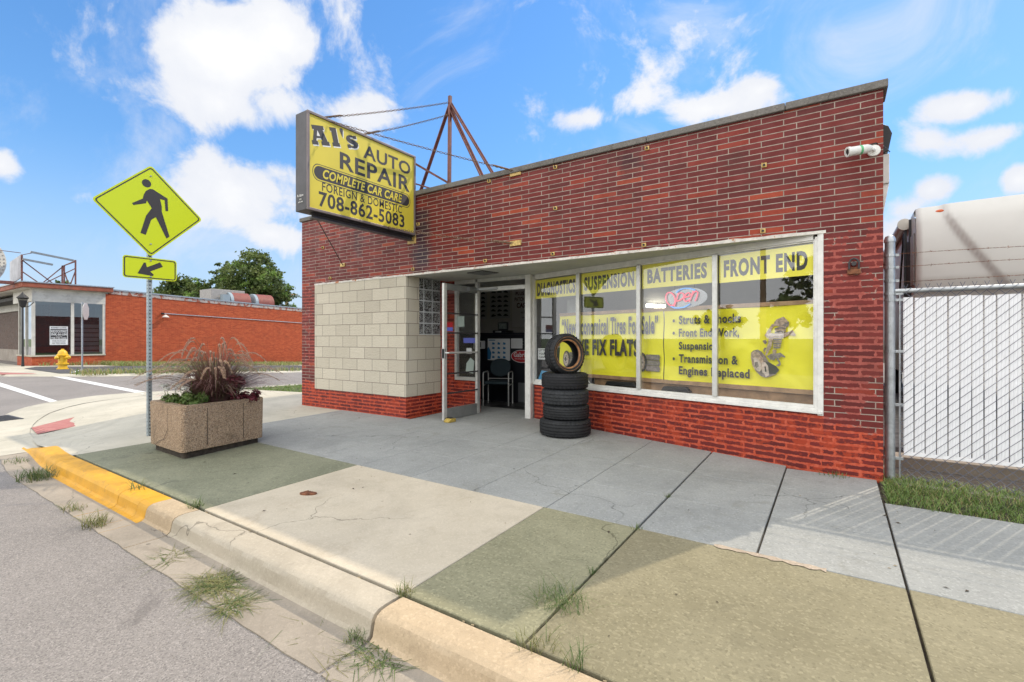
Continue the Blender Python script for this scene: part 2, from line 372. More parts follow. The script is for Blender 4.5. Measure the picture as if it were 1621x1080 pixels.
M['bracket'] = mat('tan_bracket', (.55, .38, .13), .55, var=.3, vscale=30, dirt=.3)
# ================================================================ the ground
def zr(x, y):
    yy = min(max(y, 0), 30)
    return -.215 - .02*max(0, min(yy, 10)-5) - .042*max(0, yy-10)
def zs(y): return .02*(y-5.62)
def grid(mb, xs, ys, fz, mi=0):
    vs = [(x, y, fz(x, y)) for y in ys for x in xs]; n = len(xs)
    mb.add(vs, [(j*n+i, j*n+i+1, (j+1)*n+i+1, (j+1)*n+i) for j in range(len(ys)-1) for i in range(n-1)], mi)
# asphalt
def asphalt(name, base, lo):
    m = bpy.data.materials.new(name); m.use_nodes = True; t = m.node_tree; b = t.nodes['Principled BSDF']
    P = t.nodes.new('ShaderNodeNewGeometry').outputs['Position']
    vo = t.nodes.new('ShaderNodeTexVoronoi'); t.links.new(P, vo.inputs['Vector']); vo.inputs['Scale'].default_value = 150.
    s = t.nodes.new('ShaderNodeSeparateColor'); t.links.new(vo.outputs['Color'], s.inputs[0])
    fine = NOISE(t, P, 260., 2., .6)
    c = MIX(t, MR(t, NOISE(t, P, .55, 6., .6, .3), .3, .7), tuple(x*.86 for x in base), tuple(x*1.1 for x in base))
    c = MIX(t, MR(t, s.outputs[0], .60, .95, 0, .6), c, tuple(min(1, x*1.75) for x in base))
    c = MIX(t, MR(t, s.outputs[1], .62, .95, 0, .6), c, lo)
    c = MIX(t, MR(t, fine, .35, .7, 0, .5), c, tuple(x*.6 for x in base))
    c = MIX(t, MR(t, NOISE(t, P, 1.4, 7., .7, 1.), .60, .74, 0, .45), c, lo)
    t.links.new(c, b.inputs['Base Color']); b.inputs['Roughness'].default_value = .8; b.inputs['Specular IOR Level'].default_value = .35
    bn = t.nodes.new('ShaderNodeBump'); bn.inputs['Strength'].default_value = .4; bn.inputs['Distance'].default_value = .006
    t.links.new(MA(t, 'ADD', MA(t, 'MULTIPLY', vo.outputs['Distance'], -1.), fine), bn.inputs['Height']); t.links.new(bn.outputs[0], b.inputs['Normal'])
    return m
M['asphalt'] = asphalt('asphalt', (.245, .222, .203), (.085, .075, .07))
M['asphalt_dark'] = asphalt('asphalt_patch', (.085, .083, .088), (.035, .035, .036))
M['ground'] = mat('rough_grass_ground', (.075, .10, .03), .95, var=.5, vscale=.6, bump=.5, bscale=20)
lin = lambda a, b, n: [a+(b-a)*i/(n-1) for i in range(n)]
g = MB(); ext = [-1500, -600, -250, -120, -60, -30, -10, 0, 5, 7.5, 10, 15, 20, 30, 60, 120, 300, 800, 1800]
grid(g, [-1500, -600, -300, -150, -80, -45, -20, 0, 20, 60, 150, 500, 1500], ext, lambda x, y: zr(x, y)-.06)
struct('ground', g, M['ground'])
g = MB(); grid(g, [-160, -100, -60, -36.2, -30, -20, -12, -6, 0, 8, 20, 60, 150], [-9, -4, 0, 1, 3, 5, 6, 7, 8, 9, 10, 12, 15, 20, 30, 60], zr)
struct('road', g, M['asphalt'])
# pavement slabs -----------------------------------------------------------
M['sw_gray'] = concrete('old_gray_concrete', (.265, .272, .262), (.335, .34, .325), stain=(.185, .18, .15), speck=.25)
M['sw_tan'] = concrete('new_tan_concrete', (.50, .435, .33), (.58, .51, .40), stain=(.38, .31, .22), pit=.15, bump=.12, speck=.12)
M['sw_olive'] = concrete('mossy_olive_concrete', (.225, .213, .130), (.305, .288, .185), stain=(.11, .115, .075), pit=.9, bump=.6, streak=(1, 2.6, 1))
M['sw_brown'] = concrete('worn_brown_concrete', (.205, .18, .108), (.26, .232, .148), stain=(.16, .145, .095), pit=.9, bump=.6, streak=(1, 2.6, 1))
M['sw_moss'] = concrete('dark_moss_concrete', (.175, .18, .12), (.25, .25, .17), stain=(.10, .105, .075), pit=.4, bump=.35)
M['sw_light'] = concrete('light_concrete', (.45, .42, .34), (.54, .50, .41), stain=(.33, .30, .23), pit=.15, bump=.12, speck=.12)
M['curb_gray'] = concrete('curb_concrete', (.40, .35, .27), (.49, .43, .34), stain=(.2, .17, .13), pit=.5, bump=.35, speck=.12)
M['curb_sand'] = concrete('sandy_curb_concrete', (.46, .35, .225), (.56, .44, .30), stain=(.28, .2, .12), pit=.9, bump=.7, speck=.18)
M['gutter'] = concrete('gutter_concrete', (.29, .25, .20), (.36, .31, .25), stain=(.2, .17, .13), pit=.6, bump=.4, speck=.12)
M['patch'] = concrete('patched_joint_mortar', (.36, .29, .22), (.44, .36, .28), pit=1.2, bump=.9)
slabs = []
xb = [-8.98, -7.5, -6.53, -5.77, -5.0, -4.24, -3.47, -2.695, -1.935, -1.18, -.41, .33]
yb = [3.375, 4.13, 4.93, 5.62]
mats = ['sw_gray', 'sw_tan', 'sw_olive', 'sw_brown', 'sw_moss', 'sw_light']
sw = MB()
def slab(x0, x1, y0, y1, m, gx0=.003, gx1=.003, gy0=.003, gy1=.003, th=.06):
    x0 += gx0; x1 -= gx1; y0 += gy0; y1 -= gy1
    vs = [(x, y, zs(y)-(th if k == 0 else 0)) for k in (0, 1) for y in (y0, y1) for x in (x0, x1)]
    sw.add(vs, [(0, 2, 3, 1), (4, 5, 7, 6), (0, 1, 5, 4), (2, 6, 7, 3), (0, 4, 6, 2), (1, 3, 7, 5)], mats.index(m))
wide = {-1.18: .009, -.41: .007, .33: .007}
for i in range(1, len(xb)-1):
    for j in range(3):
        y1 = yb[j+1] if j < 2 else (5.615 if (xb[i] < -6 or xb[i+1] > -.3) else 7.3)
        slab(xb[i], xb[i+1], yb[j], y1, 'sw_gray', wide.get(xb[i], .003), wide.get(xb[i+1], .003), .005 if j == 0 else .0028, .0028)
for x0, x1 in ((.33, 1.85), (1.85, 3.4), (3.4, 5.0), (5, 6.6)):
    slab(x0, x1, 3.375, 4.13, 'sw_gray', .007, .003); slab(x0, x1, 4.13, 4.92, 'sw_gray', .007, .003)
    slab(x0, x1, 1.852, 3.375, 'sw_brown', .007, .004)
slab(-4.28, -1.955, 1.852, 3.375, 'sw_tan'); slab(-1.955, -1.18, 1.852, 3.375, 'sw_olive', .003, .008); slab(-1.18, .33, 1.852, 3.375, 'sw_brown', .008, .007)
slab(-7.56, -4.28, 1.852, 3.375, 'sw_moss', .012, .004)
slab(-7.56, -7.5, 3.375, 5.615, 'sw_gray', .003, .003)
# the corner apron and its ramp down to the side street
OUT = [(-7.57, 1.80), (-8.3, 1.80), (-9.3, 1.88), (-10.3, 1.99), (-11.3, 2.2), (-12.3, 2.5), (-13.2, 2.85), (-14.0, 3.3), (-14.7, 3.9), (-15.25, 4.7), (-15.4, 5.5), (-15.3, 5.9)]
INN = [(-7.57, 1.9), (-7.57, 2.5), (-7.57, 3.2), (-7.57, 4), (-7.57, 4.9), (-7.57, 5.6), (-8.2, 5.6), (-8.84, 5.6), (-8.95, 5.9), (-9, 6.4), (-9.1, 6.9), (-9.2, 7.1)]
def sm(a, b, x): t_ = min(1, max(0, (x-a)/(b-a))); return t_*t_*(3-2*t_)
NT = 14; vs = []
for i in range(len(OUT)):
    for k in range(NT+1):
        t_ = k/NT; x = OUT[i][0]*(1-t_)+INN[i][0]*t_; y = OUT[i][1]*(1-t_)+INN[i][1]*t_
        d = t_*math.dist(OUT[i], INN[i]); ramp = sm(-8.3, -9.6, x)*(1-sm(.0, 2.2, d))
        vs.append((x, y, (zs(y)-.004)*(1-ramp)+(zr(x, y)+.02)*ramp))
sw.add(vs, [(i*(NT+1)+k, i*(NT+1)+k+1, (i+1)*(NT+1)+k+1, (i+1)*(NT+1)+k) for i in range(len(OUT)-1) for k in range(NT)], mats.index('sw_light'))
struct('sidewalk', sw, [M[k] for k in mats], bevel=.004, segs=1)
def zap(x, y):   # height of the corner apron, near enough for things laid on it
    best = 9
    for i in range(len(OUT)-1):
        a, b = Vector(OUT[i]), Vector(OUT[i+1]); p = Vector((x, y)); t_ = min(1, max(0, (p-a).dot(b-a)/(b-a).length_squared)); best = min(best, (p-a-(b-a)*t_).length)
    ramp = sm(-8.3, -9.6, x)*(1-sm(0, 2.2, best)); return (zs(y)-.004)*(1-ramp)+(zr(x, y)+.02)*ramp
base = MB(); base.add([(x, y, zs(y)-.028) for y in (1.7, 7.4) for x in (-7.6, 7)], [(0, 1, 3, 2)])
struct('joint_soil', base, M['soil'])
g = MB(); vs = []
rnd = random.Random(3)
n = 22
for i in range(n+1):
    x = -.66+.62*i/n; w_ = .012+.035*abs(math.sin(i*.9))*rnd.uniform(.5, 1)
    vs += [(x, 3.375-w_, zs(3.375)+.004), (x, 3.375+w_*.5, zs(3.375)+.006)]
g.add(vs, [(2*i, 2*i+2, 2*i+3, 2*i+1) for i in range(n)]); struct('joint_patch', g, M['patch'])
g = MB(); vs = []
for i in range(61):   # faint square edge tooled round the light slab is left to the bevel; cracks in the dark slab
    pass
# kerb ---------------------------------------------------------------------
def ymat():
    m = mat('kerb_yellow', (.60, .305, .012), .6, var=.12, vscale=5, bump=.25, bscale=50, dirt=.35); return m
M['yellow'] = ymat()
PROF = [(0., 0.), (.10, .0), (.145, -.004), (.175, -.018), (.19, -.04), (.197, -.075), (.205, -.118), (.225, -.134), (.26, -.14), (.34, -.139), (.50, -.138), (.50, -.3)]
def kerb_ring(x):
    """section at x: back edge on Y=1.825, drops away where the ramp starts"""
    k = sm(-8.25, -9.35, x)
    yb_ = 1.825 + .13*sm(-7.4, -9.4, x)
    top = zs(1.825); r = []
    sc = (1-k)
    for (d, z) in PROF:
        zz = top+z if d < .2 else zr(x, 1)+.139+z+.006
        if d < .2:
            lowz = zr(x, 1)+.012-.004*(d/.2)
            zz = (top+z)*sc+lowz*k
        r.append((x, yb_-d+(.02*k if d > .3 else 0)+(.004*math.sin(x*17.3)*math.sin(x*5.1+1)+.003*math.sin(x*41)+.004*math.sin(x*77)*math.sin(x*13) if d >= .5 else 0), zz))
    return r
def kerb_piece(mb, x0, x1, mi, step=.12, gap=.004, gut=None):
    xs = lin(x0+gap, x1-gap, max(2, int((x1-x0)/step)))
    rings = [kerb_ring(x) for x in xs]; k = len(PROF)
    vs = [p for r_ in rings for p in r_]
    for i in range(len(xs)-1):
        for j in range(k-1):
            m_ = mi if j < 6 or gut is None or (j == 6) else gut
            if mi == 1 and xs[i] > -7.35 and j <= 7: m_ = 1
            elif mi == 1 and j > 7: m_ = 3
            mb.add([vs[i*k+j], vs[i*k+j+1], vs[(i+1)*k+j+1], vs[(i+1)*k+j]], [(0, 1, 2, 3)], m_)
    mb.add(rings[0]+[(rings[0][0][0], rings[0][0][1], -.3)], [tuple(range(k+1))], mi)
    mb.add(rings[-1]+[(rings[-1][0][0], rings[-1][0][1], -.3)], [tuple(range(k+1))], mi)
kb = MB()
kerb_piece(kb, -9.35, -7.36, 1, .1, gut=3); kerb_piece(kb, -7.36, -5.42, 1, gut=3); kerb_piece(kb, -5.42, -4.98, 1, gut=3); kerb_piece(kb, -4.98, -4.80, 1, .06, gap=0, gut=3)
kerb_piece(kb, -4.80, -4.30, 2, .1, gut=3); kerb_piece(kb, -4.30, -1.955, 0, gap=.006, gut=3)
kerb_piece(kb, -1.945, 1.6, 2, gap=.008, gut=3); kerb_piece(kb, 1.6, 5, 2, gut=3); kerb_piece(kb, 5, 9, 2, gut=3)
# weld
o = struct('curb', kb, [M['curb_gray'], M['yellow'], M['curb_sand'], M['gutter']])
bm = bmesh.new(); bm.from_mesh(o.data); bmesh.ops.remove_doubles(bm, verts=bm.verts, dist=.0008); bm.to_mesh(o.data); bm.free()
o.data.polygons.foreach_set('use_smooth', [True]*len(o.data.polygons)); o.data.set_sharp_from_angle(angle=R(40))
# flush gutter round the corner
ARC = [(-9.0, 1.37), (-9.6, 1.45), (-10.9, 1.73), (-12.3, 2.0), (-13.5, 2.2), (-14.75, 2.7), (-15.6, 3.3), (-16.4, 4.43), (-16.5, 5.5), (-16.0, 8), (-15.8, 12), (-15.6, 20), (-15.5, 40)]
INR = [(-9.0, 1.95)]+[(-9.6, 2.0)]+OUT[3:10:1][:6]+[(-15.25, 5.3), (-15.25, 8), (-15.1, 12), (-14.9, 20), (-14.8, 40)]
INR = INR[:13]
# resample both to equal counts
def resample(pl, n):
    L = [0]
    for a, b in zip(pl, pl[1:]): L.append(L[-1]+math.dist(a, b))
    o_ = []
    for i in range(n):
        t_ = L[-1]*i/(n-1); j = max(k for k in range(len(L)) if L[k] <= t_+1e-9); j = min(j, len(pl)-2)
        f = (t_-L[j])/(L[j+1]-L[j]); o_.append((pl[j][0]*(1-f)+pl[j+1][0]*f, pl[j][1]*(1-f)+pl[j+1][1]*f))
    return o_
A_ = resample(ARC, 80); B_ = resample(INR, 80)
g = MB(); vs = []
for (a, b) in zip(A_, B_): vs += [(a[0], a[1], zr(*a)+.008), ((a[0]*.25+b[0]*.75), (a[1]*.25+b[1]*.75), zr(*b)+.012), (b[0], b[1], zr(*b)+.03)]
g.add(vs, [(3*i+j, 3*i+3+j, 3*i+4+j, 3*i+1+j) for i in range(79) for j in (0, 1)])
struct('gutter', g, M['sw_light'])
# crosswalk stripes
M['road_white'] = mat('road_paint', (.62, .62, .60), .7, var=.15, vscale=14, dirt=.25)
g = MB()
for q in ([(-24.05, 3.92), (-22.6, 3.62), (-15.1, 3.36), (-15.09, 3.52), (-22.5, 3.86)], [(-26.4, 5.78), (-25.7, 6.06), (-16.5, 5.62), (-15.8, 5.30)]):
    g.add([(x, y, zr(x, y)+.006) for x, y in q], [tuple(range(len(q)))])
struct('crosswalk_lines', g, M['road_white'])
# red brick-pattern warning pads in the ramps
def paver():
    m = bpy.data.materials.new('red_stamped_pavers'); m.use_nodes = True; t = m.node_tree; b = t.nodes['Principled BSDF']
    P = t.nodes.new('ShaderNodeNewGeometry').outputs['Position']
    s = t.nodes.new('ShaderNodeSeparateXYZ'); t.links.new(P, s.inputs[0])
    u = MA(t, 'ADD', s.outputs[0], MA(t, 'MULTIPLY', MA(t, 'ABSOLUTE', MA(t, 'SUBTRACT', s.outputs[1], 2.28)), -1.25))
    line = MR(t, MA(t, 'ABSOLUTE', MA(t, 'SUBTRACT', MA(t, 'FRACT', MA(t, 'MULTIPLY', u, 6.)), .5)), .36, .44)
    c = MIX(t, line, MIX(t, MR(t, NOISE(t, P, 9., 5.), .3, .7), (.36, .13, .115), (.44, .19, .165)), (.20, .05, .045))
    t.links.new(c, b.inputs['Base Color']); b.inputs['Roughness'].default_value = .85
    return m
M['paver'] = paver()
g = MB()
for q in ([(-11.25, 2.20), (-11.95, 2.95), (-11.45, 2.75), (-10.7, 2.75), (-10.4, 2.10)], [(-13.35, 3.62), (-13.45, 4.9), (-13.12, 4.7), (-13.05, 3.55)]):
    g.add([(x, y, zap(x, y)+.012) for x, y in q], [tuple(range(len(q)))])
q = [(-30.5, 4.72), (-28.1, 5.55), (-27.5, 5.55), (-28.04, 4.60)]
g.add([(x, y, zr(x, y)+.075) for x, y in q], [tuple(range(4))]); struct('warning_pads', g, M['paver'])
# far pavement of the side street
FA = [(-60, 3.4), (-33, 3.6), (-29, 4.3), (-27.6, 4.75), (-26.3, 5.95), (-25.2, 6.9), (-24.6, 8.5), (-24.5, 12), (-24.5, 20), (-24.5, 40)]
FB = [(-60, 6.9), (-37, 6.9), (-36.9, 7.0), (-36.8, 7.1), (-36.7, 7.2), (-36.7, 7.3), (-36.7, 8.5), (-36.7, 12), (-36.7, 20), (-36.7, 40)]
def strip(mb, P0, P1, t0, t1, n, dz, mi=0):
    a_ = resample(P0, n); b_ = resample(P1, n); vs = []
    for p, q in zip(a_, b_):
        for t_ in (t0, t1):
            x = p[0]*(1-t_)+q[0]*t_; y = p[1]*(1-t_)+q[1]*t_; vs.append((x, y, zr(x, y)+dz))
    mb.add(vs, [(2*i, 2*i+2, 2*i+3, 2*i+1) for i in range(n-1)], mi)
g = MB()
vs = []
for p, q in zip(FA, FB):
    vs += [(p[0], p[1], zr(*p)), (p[0]+.02*(q[0]-p[0]), p[1]+.02*(q[1]-p[1]), zr(*p)+.07), (q[0], q[1], zr(*q)+.07)]
g.add(vs, [(3*i+j, 3*i+3+j, 3*i+4+j, 3*i+1+j) for i in range(len(FA)-1) for j in (0, 1)])
struct('far_sidewalk', g, M['sw_light'])
g = MB()
q = [(-33.6, 6.1), (-27.2, 6.3), (-25.6, 8.2), (-25.2, 12), (-25.2, 40), (-33, 40), (-33, 12), (-33.2, 8.4), (-35.8, 7.2)]
ys_ = [6.2, 7, 8, 9, 10, 12, 15, 20, 30, 40]
vs = []
for y in ys_:
    x1 = np.interp(y, [6.2, 8.2, 12], [-27.2, -25.6, -25.2]); x0 = np.interp(y, [6.2, 7.2, 9, 40], [-33, -35.5, -33.6, -32.5])
    vs += [(x0, y, zr(x0, y)+.085), (x1, y, zr(x1, y)+.085)]
g.add(vs, [(2*i, 2*i+1, 2*i+3, 2*i+2) for i in range(len(ys_)-1)]); struct('asphalt_path', g, M['asphalt_dark'])
# storm drain
g = MB()
M['iron'] = mat('cast_iron', (.06, .058, .06), .6, metal=.4, var=.3, vscale=20)
for i in range(7):
    x = -13.55+.13*i; g.obox((x, 2.16, zr(x, 2)+.012), (.028, .005, 0), (-.03, .17, 0), (0, 0, .006))
g.obox((-13.15, 2.0, zr(-13, 2)+.012), (.45, .03, 0), (-.002, .025, 0), (0, 0, .007)); g.obox((-13.2, 2.34, zr(-13, 2)+.012), (.45, .03, 0), (-.002, .025, 0), (0, 0, .007))
props(g.build('storm_drain', M['iron']), 'dark cast iron storm drain grate in the corner gutter', 'drain grate')
# yard behind the chain link fence
g = MB(); g.add([(.38, 5.62, -.012), (14, 5.62, -.012), (14, 40, -.05), (.38, 40, -.05)], [(0, 1, 2, 3)])
struct('yard', g, mat('yard_gravel', (.17, .155, .135), .9, var=.35, vscale=6, bump=.7, bscale=40))
g = MB(); g.box(.5, 14, 6.35, 6.6, -.05, .10); props(g.build('concrete_strip', M['gutter'], bevel=.01), kind='structure')
# ---- grass ----------------------------------------------------------------
M['grass1'] = leaf_mat('lawn_green', (.085, .15, .03), (.16, .24, .055), 2.5)
M['grass2'] = leaf_mat('lawn_straw', (.22, .20, .07), (.32, .28, .12), 4.)
M['weed'] = leaf_mat('weed_green', (.05, .095, .022), (.10, .15, .04), 8.)
M['weed_dry'] = leaf_mat('cut_grass', (.13, .135, .04), (.21, .20, .075), 8.)
def blades(mb, pts, h, w, lean, rng, mi_fn=None, segs=3, flat=0.):
    for (x, y, z) in pts:
        a = rng.uniform(0, 2*math.pi); H = h*rng.uniform(.5, 1.25); ln = lean*rng.uniform(.3, 1.3)*H
        dx, dy = math.cos(a), math.sin(a); b = a+math.pi/2+rng.uniform(-.5, .5); wx, wy = math.cos(b)*w/2, math.sin(b)*w/2
        vs = []
        for i in range(segs):
            t_ = i/segs; k = (1-t_)**.6
            px_, py_ = x+dx*ln*t_**1.6, y+dy*ln*t_**1.6; pz = z+H*(t_ if flat == 0 else (t_*(1-t_)*1.2*(1-flat)+.006+.05*rng.random()*rng.random()))
            vs += [(px_-wx*k, py_-wy*k, pz), (px_+wx*k, py_+wy*k, pz)]
        vs.append((x+dx*ln, y+dy*ln, z+(H*(1-.25*lean) if flat == 0 else .006+.05*rng.random()*rng.random())))
        fs = [(2*i, 2*i+1, 2*i+3, 2*i+2) for i in range(segs-1)]+[(2*segs-2, 2*segs-1, 2*segs)]
        mb.add(vs, fs, mi_fn() if mi_fn else 0)
rng = random.Random(7)
g = MB(); pts = []
for _ in range(14000):
    x = .37+rng.random()**1.25*4.2; y = 4.9+.95*rng.random() + rng.uniform(-.03, .03)
    if y < 4.97 and rng.random() < .5: continue
    pts.append((x, y, zs(y)-.035))
blades(g, pts, .085, .006, .95, rng, lambda: 1 if rng.random() < .16 else 0)
props(g.build('grass_strip', [M['grass1'], M['grass2']], recalc=False), 'short green grass strip along the foot of the chain link fence', 'grass', kind='stuff')
g = MB(); g.add([(.345, 4.93, zs(4.93)-.02), (6.6, 4.93, zs(4.93)-.02), (6.6, 6.2, .0), (.345, 6.2, .0)], [(0, 1, 2, 3)]); struct('fence_soil', g, M['soil'])
# lawn on the corner beside the shop
g = MB()
LW = [(-15.1, 6.1), (-12.5, 6.6), (-10, 7.05), (-8.95, 7.2)]; LT = [(-14.8, 30), (-12.5, 30), (-10, 30), (-8.95, 30)]
vs = []; nI = 24
for p, q in zip(LW, LT):
    for k in range(nI+1):
        t_ = (k/nI)**1.5; x = p[0]+(q[0]-p[0])*t_; y = p[1]+(q[1]-p[1])*t_; f = (x+15.1)/6.15
        vs.append((x, y, (zr(x, y)+.05)*(1-f)+(-.03-.012*max(0, y-8))*f))
g.add(vs, [(i*(nI+1)+k, i*(nI+1)+k+1, (i+1)*(nI+1)+k+1, (i+1)*(nI+1)+k) for i in range(3) for k in range(nI)])
def zl(x, y): f = (x+15.1)/6.15; return (zr(x, y)+.05)*(1-f)+(-.03-.012*max(0, y-8))*f
struct('lawn_soil', g, M['ground'])
g = MB(); pts = []
for _ in range(9000):
    x = rng.uniform(-15.0, -9); y0 = np.interp(x, [-15.1, -12.5, -10, -8.95], [6.1, 6.6, 7.05, 7.2]); y = y0+rng.random()**1.7*7
    pts.append((x, y, zl(x, y)-.01))
blades(g, pts, .09, .016, .7, rng, lambda: 1 if rng.random() < .1 else 0, segs=2)
props(g.build('corner_lawn', [M['grass1'], M['grass2']], recalc=False), 'green lawn on the corner left of the shop', 'grass', kind='stuff')
g = MB(); pts = []
for _ in range(6500):
    y = 10.2+rng.random()**1.2*14; x = -36.8+rng.random()**1.6*3.6
    pts.append((x, y, zr(x, y)+.05))
for _ in range(900): x = rng.uniform(-26.8, -25.2); y = rng.uniform(6.4, 12); pts.append((x, y, zr(x, y)+.05))
for _ in range(900): y = rng.uniform(8.0, 24); x = -25.0+rng.uniform(-.3, .35); pts.append((x, y, zr(x, y)+.05))
for _ in range(150): y = rng.uniform(7.4, 10.2); x = -36.6+rng.random()*.5; pts.append((x, y, zr(x, y)+.05))
blades(g, pts, .32, .035, .7, rng, lambda: 1 if rng.random() < .55 else 0, segs=2)
props(g.build('wall_grass', [M['grass1'], M['grass2']], recalc=False), 'tall yellowing grass at the foot of the red brick wall', 'grass', kind='stuff')
# weeds and clippings in the gutter and joints
def weed(x, y, z, n, h, r, label, dry=False, flat=0., lean=.9, w=.006, rx=None, ry=None):
    mb = MB(); rg = random.Random(int(abs(x*977+y*311)*10)); pts = []
    for _ in range(n):
        a = rg.uniform(0, 2*math.pi); q = r*rg.random()**.7
        pts.append((x+(rx or 1)*q*math.cos(a), y+(ry or 1)*q*math.sin(a), z))
    blades(mb, pts, h, w, lean if not flat else 1.6, rg, lambda: (1 if rg.random() < (.75 if dry else .2) else 0), segs=3, flat=flat)
    loc = (x, y, z)
    o = mb.build('weed_clump', [M['weed'], M['weed_dry']], recalc=False)
    o.data.transform(Matrix.Translation((-x, -y, -z))); o.location = loc
    props(o, label, 'weeds', 'weeds and clippings along the kerb and joints')
zg = -.225
weed(-7.25, 1.46, zg, 260, .15, .16, 'bushy green weed growing against the yellow kerb in the gutter', rx=1.4)
weed(-8.4, 1.52, zg, 60, .09, .12, 'small weed at the far end of the yellow kerb', rx=1.5)
weed(-5.65, 1.38, zg, 60, .09, .09, 'flat tuft in the gutter beside the yellow paint edge', rx=1.6, dry=True)
weed(-5.02, 1.36, zg, 110, .13, .09, 'yellow green tuft at the gutter joint before the bare kerb', dry=True, rx=1.4, lean=1.3)
weed(-5.35, 1.76, -.10, 22, .13, .07, 'sparse long bladed weed on top of the yellow kerb joint', lean=1.5)
weed(-4.40, 1.84, zs(1.84)-.01, 40, .09, .06, 'little weed in the joint behind the end of the yellow kerb')
weed(-3.85, 1.46, zg, 90, .15, .10, 'scattered clippings in the gutter by the first bare kerb', dry=True, flat=.6, w=.005)
weed(-3.18, 1.44, zg, 560, .13, .12, 'largest heap of grass clippings in the gutter', dry=True, flat=.45, w=.0055, rx=1.4)
weed(-2.86, 1.40, zg, 300, .12, .085, 'smaller heap of clippings next to the largest heap', dry=True, flat=.5, w=.0055)
weed(-2.33, 1.50, zg, 45, .14, .12, 'thin scatter of clippings halfway along the tan kerb', dry=True, flat=.7, w=.004, rx=1.6)
weed(-2.02, 1.58, zg, 90, .07, .06, 'dense little weed at the foot of the kerb joint', w=.004)
weed(-1.80, 1.54, zg, 110, .14, .09, 'green blades in the gutter below the sandy kerb', w=.005, rx=1.7, flat=.45)
weed(-1.92, 1.40, zg, 22, .16, .12, 'few long blades at the asphalt edge near the joint', dry=True, flat=.6, w=.004)
weed(-1.955, 1.85, zs(1.85)-.01, 70, .07, .055, 'weed tuft where the tan slab meets the kerb', dry=True, w=.004)
weed(-1.19, 2.23, zs(2.2)-.01, 170, .10, .12, 'sprawling green weed in the crack of the olive slab', w=.0035, rx=1.3, lean=1.7)
weed(-1.12, 1.87, zs(1.85)-.01, 60, .09, .08, 'dry weed behind the kerb at the end of the long crack', dry=True, w=.004, rx=1.4)
weed(-.93, 1.84, zs(1.84)-.01, 30, .12, .05, 'thin upright weed in the joint behind the sandy kerb', w=.004)
weed(-1.18, 2.62, zs(2.6)-.01, 26, .05, .03, 'tiny weed higher up the long crack', w=.004)
weed(-1.18, 4.15, zs(4.15)-.01, 26, .05, .03, 'tiny weed where the crack crosses the grey slabs', w=.004)
weed(-1.18, 3.36, zs(3.36)-.01, 26, .05, .04, 'tiny weed at the inner corner of the olive slab', w=.004)
weed(-.02, 5.57, zs(5.57)-.01, 70, .07, .12, 'green weeds at the foot of the red brick pier', w=.005, rx=1.4)
# iron cover
g = MB(); g.lathe([(0, .0), (.062, .0), (.062, .012), (.05, .016), (0, .012)], Matrix.Translation((-3.88, 2.53, zs(2.53))) @ Matrix.Rotation(.5, 4, 'Z') @ Matrix.Diagonal((1.25, .62, 1, 1)), 20)
for k in range(3): g.box(-3.93+.03*k, -3.915+.03*k, 2.50, 2.56, zs(2.53)+.012, zs(2.53)+.018)
props(g.build('valve_cover', M['rust'], smooth=True), 'small rusty iron valve cover set in the tan slab', 'valve cover')

# crumbs: grit in the gutter, dry leaf bits on the slabs
rng = random.Random(31); g = MB()
for _ in range(700):
    x = rng.uniform(-8.5, 2.5); y = 1.33+abs(rng.gauss(0, .09)) if rng.random() < .75 else 1.60-abs(rng.gauss(0, .03)); s_ = rng.uniform(.002, .006)
    if y > 1.6: continue
    g.obox((x, y, -.216), (s_, s_*.3, 0), (-s_*.2, s_*.8, 0), (0, 0, s_*.6), 0 if rng.random() < .6 else 1)
props(g.build('gutter_grit', [mat('grit_dark', (.12, .10, .085), .9), mat('grit_pale', (.45, .42, .38), .9)]), 'small stones and grit along the gutter', 'grit', kind='stuff')
g = MB()
for _ in range(150):
    x = rng.uniform(-7.3, 3.0); y = rng.uniform(1.9, 5.5); s_ = rng.uniform(.006, .016)*(.7 if rng.random() < .7 else 1.3); a = rng.uniform(0, 6.28); z = zs(y)+.002
    c_, s2 = math.cos(a)*s_, math.sin(a)*s_
    g.add([(x-c_, y-s2, z), (x+s2*.4, y-c_*.4, z+s_*.35), (x+c_, y+s2, z+.001), (x-s2*.4, y+c_*.4, z+s_*.2)], [(0, 1, 2, 3)], 0 if rng.random() < .65 else 1)
for _ in range(60):
    x = rng.uniform(-7.4, 2.); y = 1.838+rng.uniform(-.008, .008); s_ = rng.uniform(.004, .010); g.obox((x, y, zs(1.84)-.012), (s_, s_*.3, 0), (-s_*.2, s_*.6, 0), (0, 0, s_*.6), 1)
props(g.build('leaf_litter', [mat('dead_leaf', (.06, .045, .03), .9), mat('dry_straw', (.28, .22, .13), .9)], recalc=False), 'scattered dead leaf bits on the sidewalk', 'leaf litter', kind='stuff')
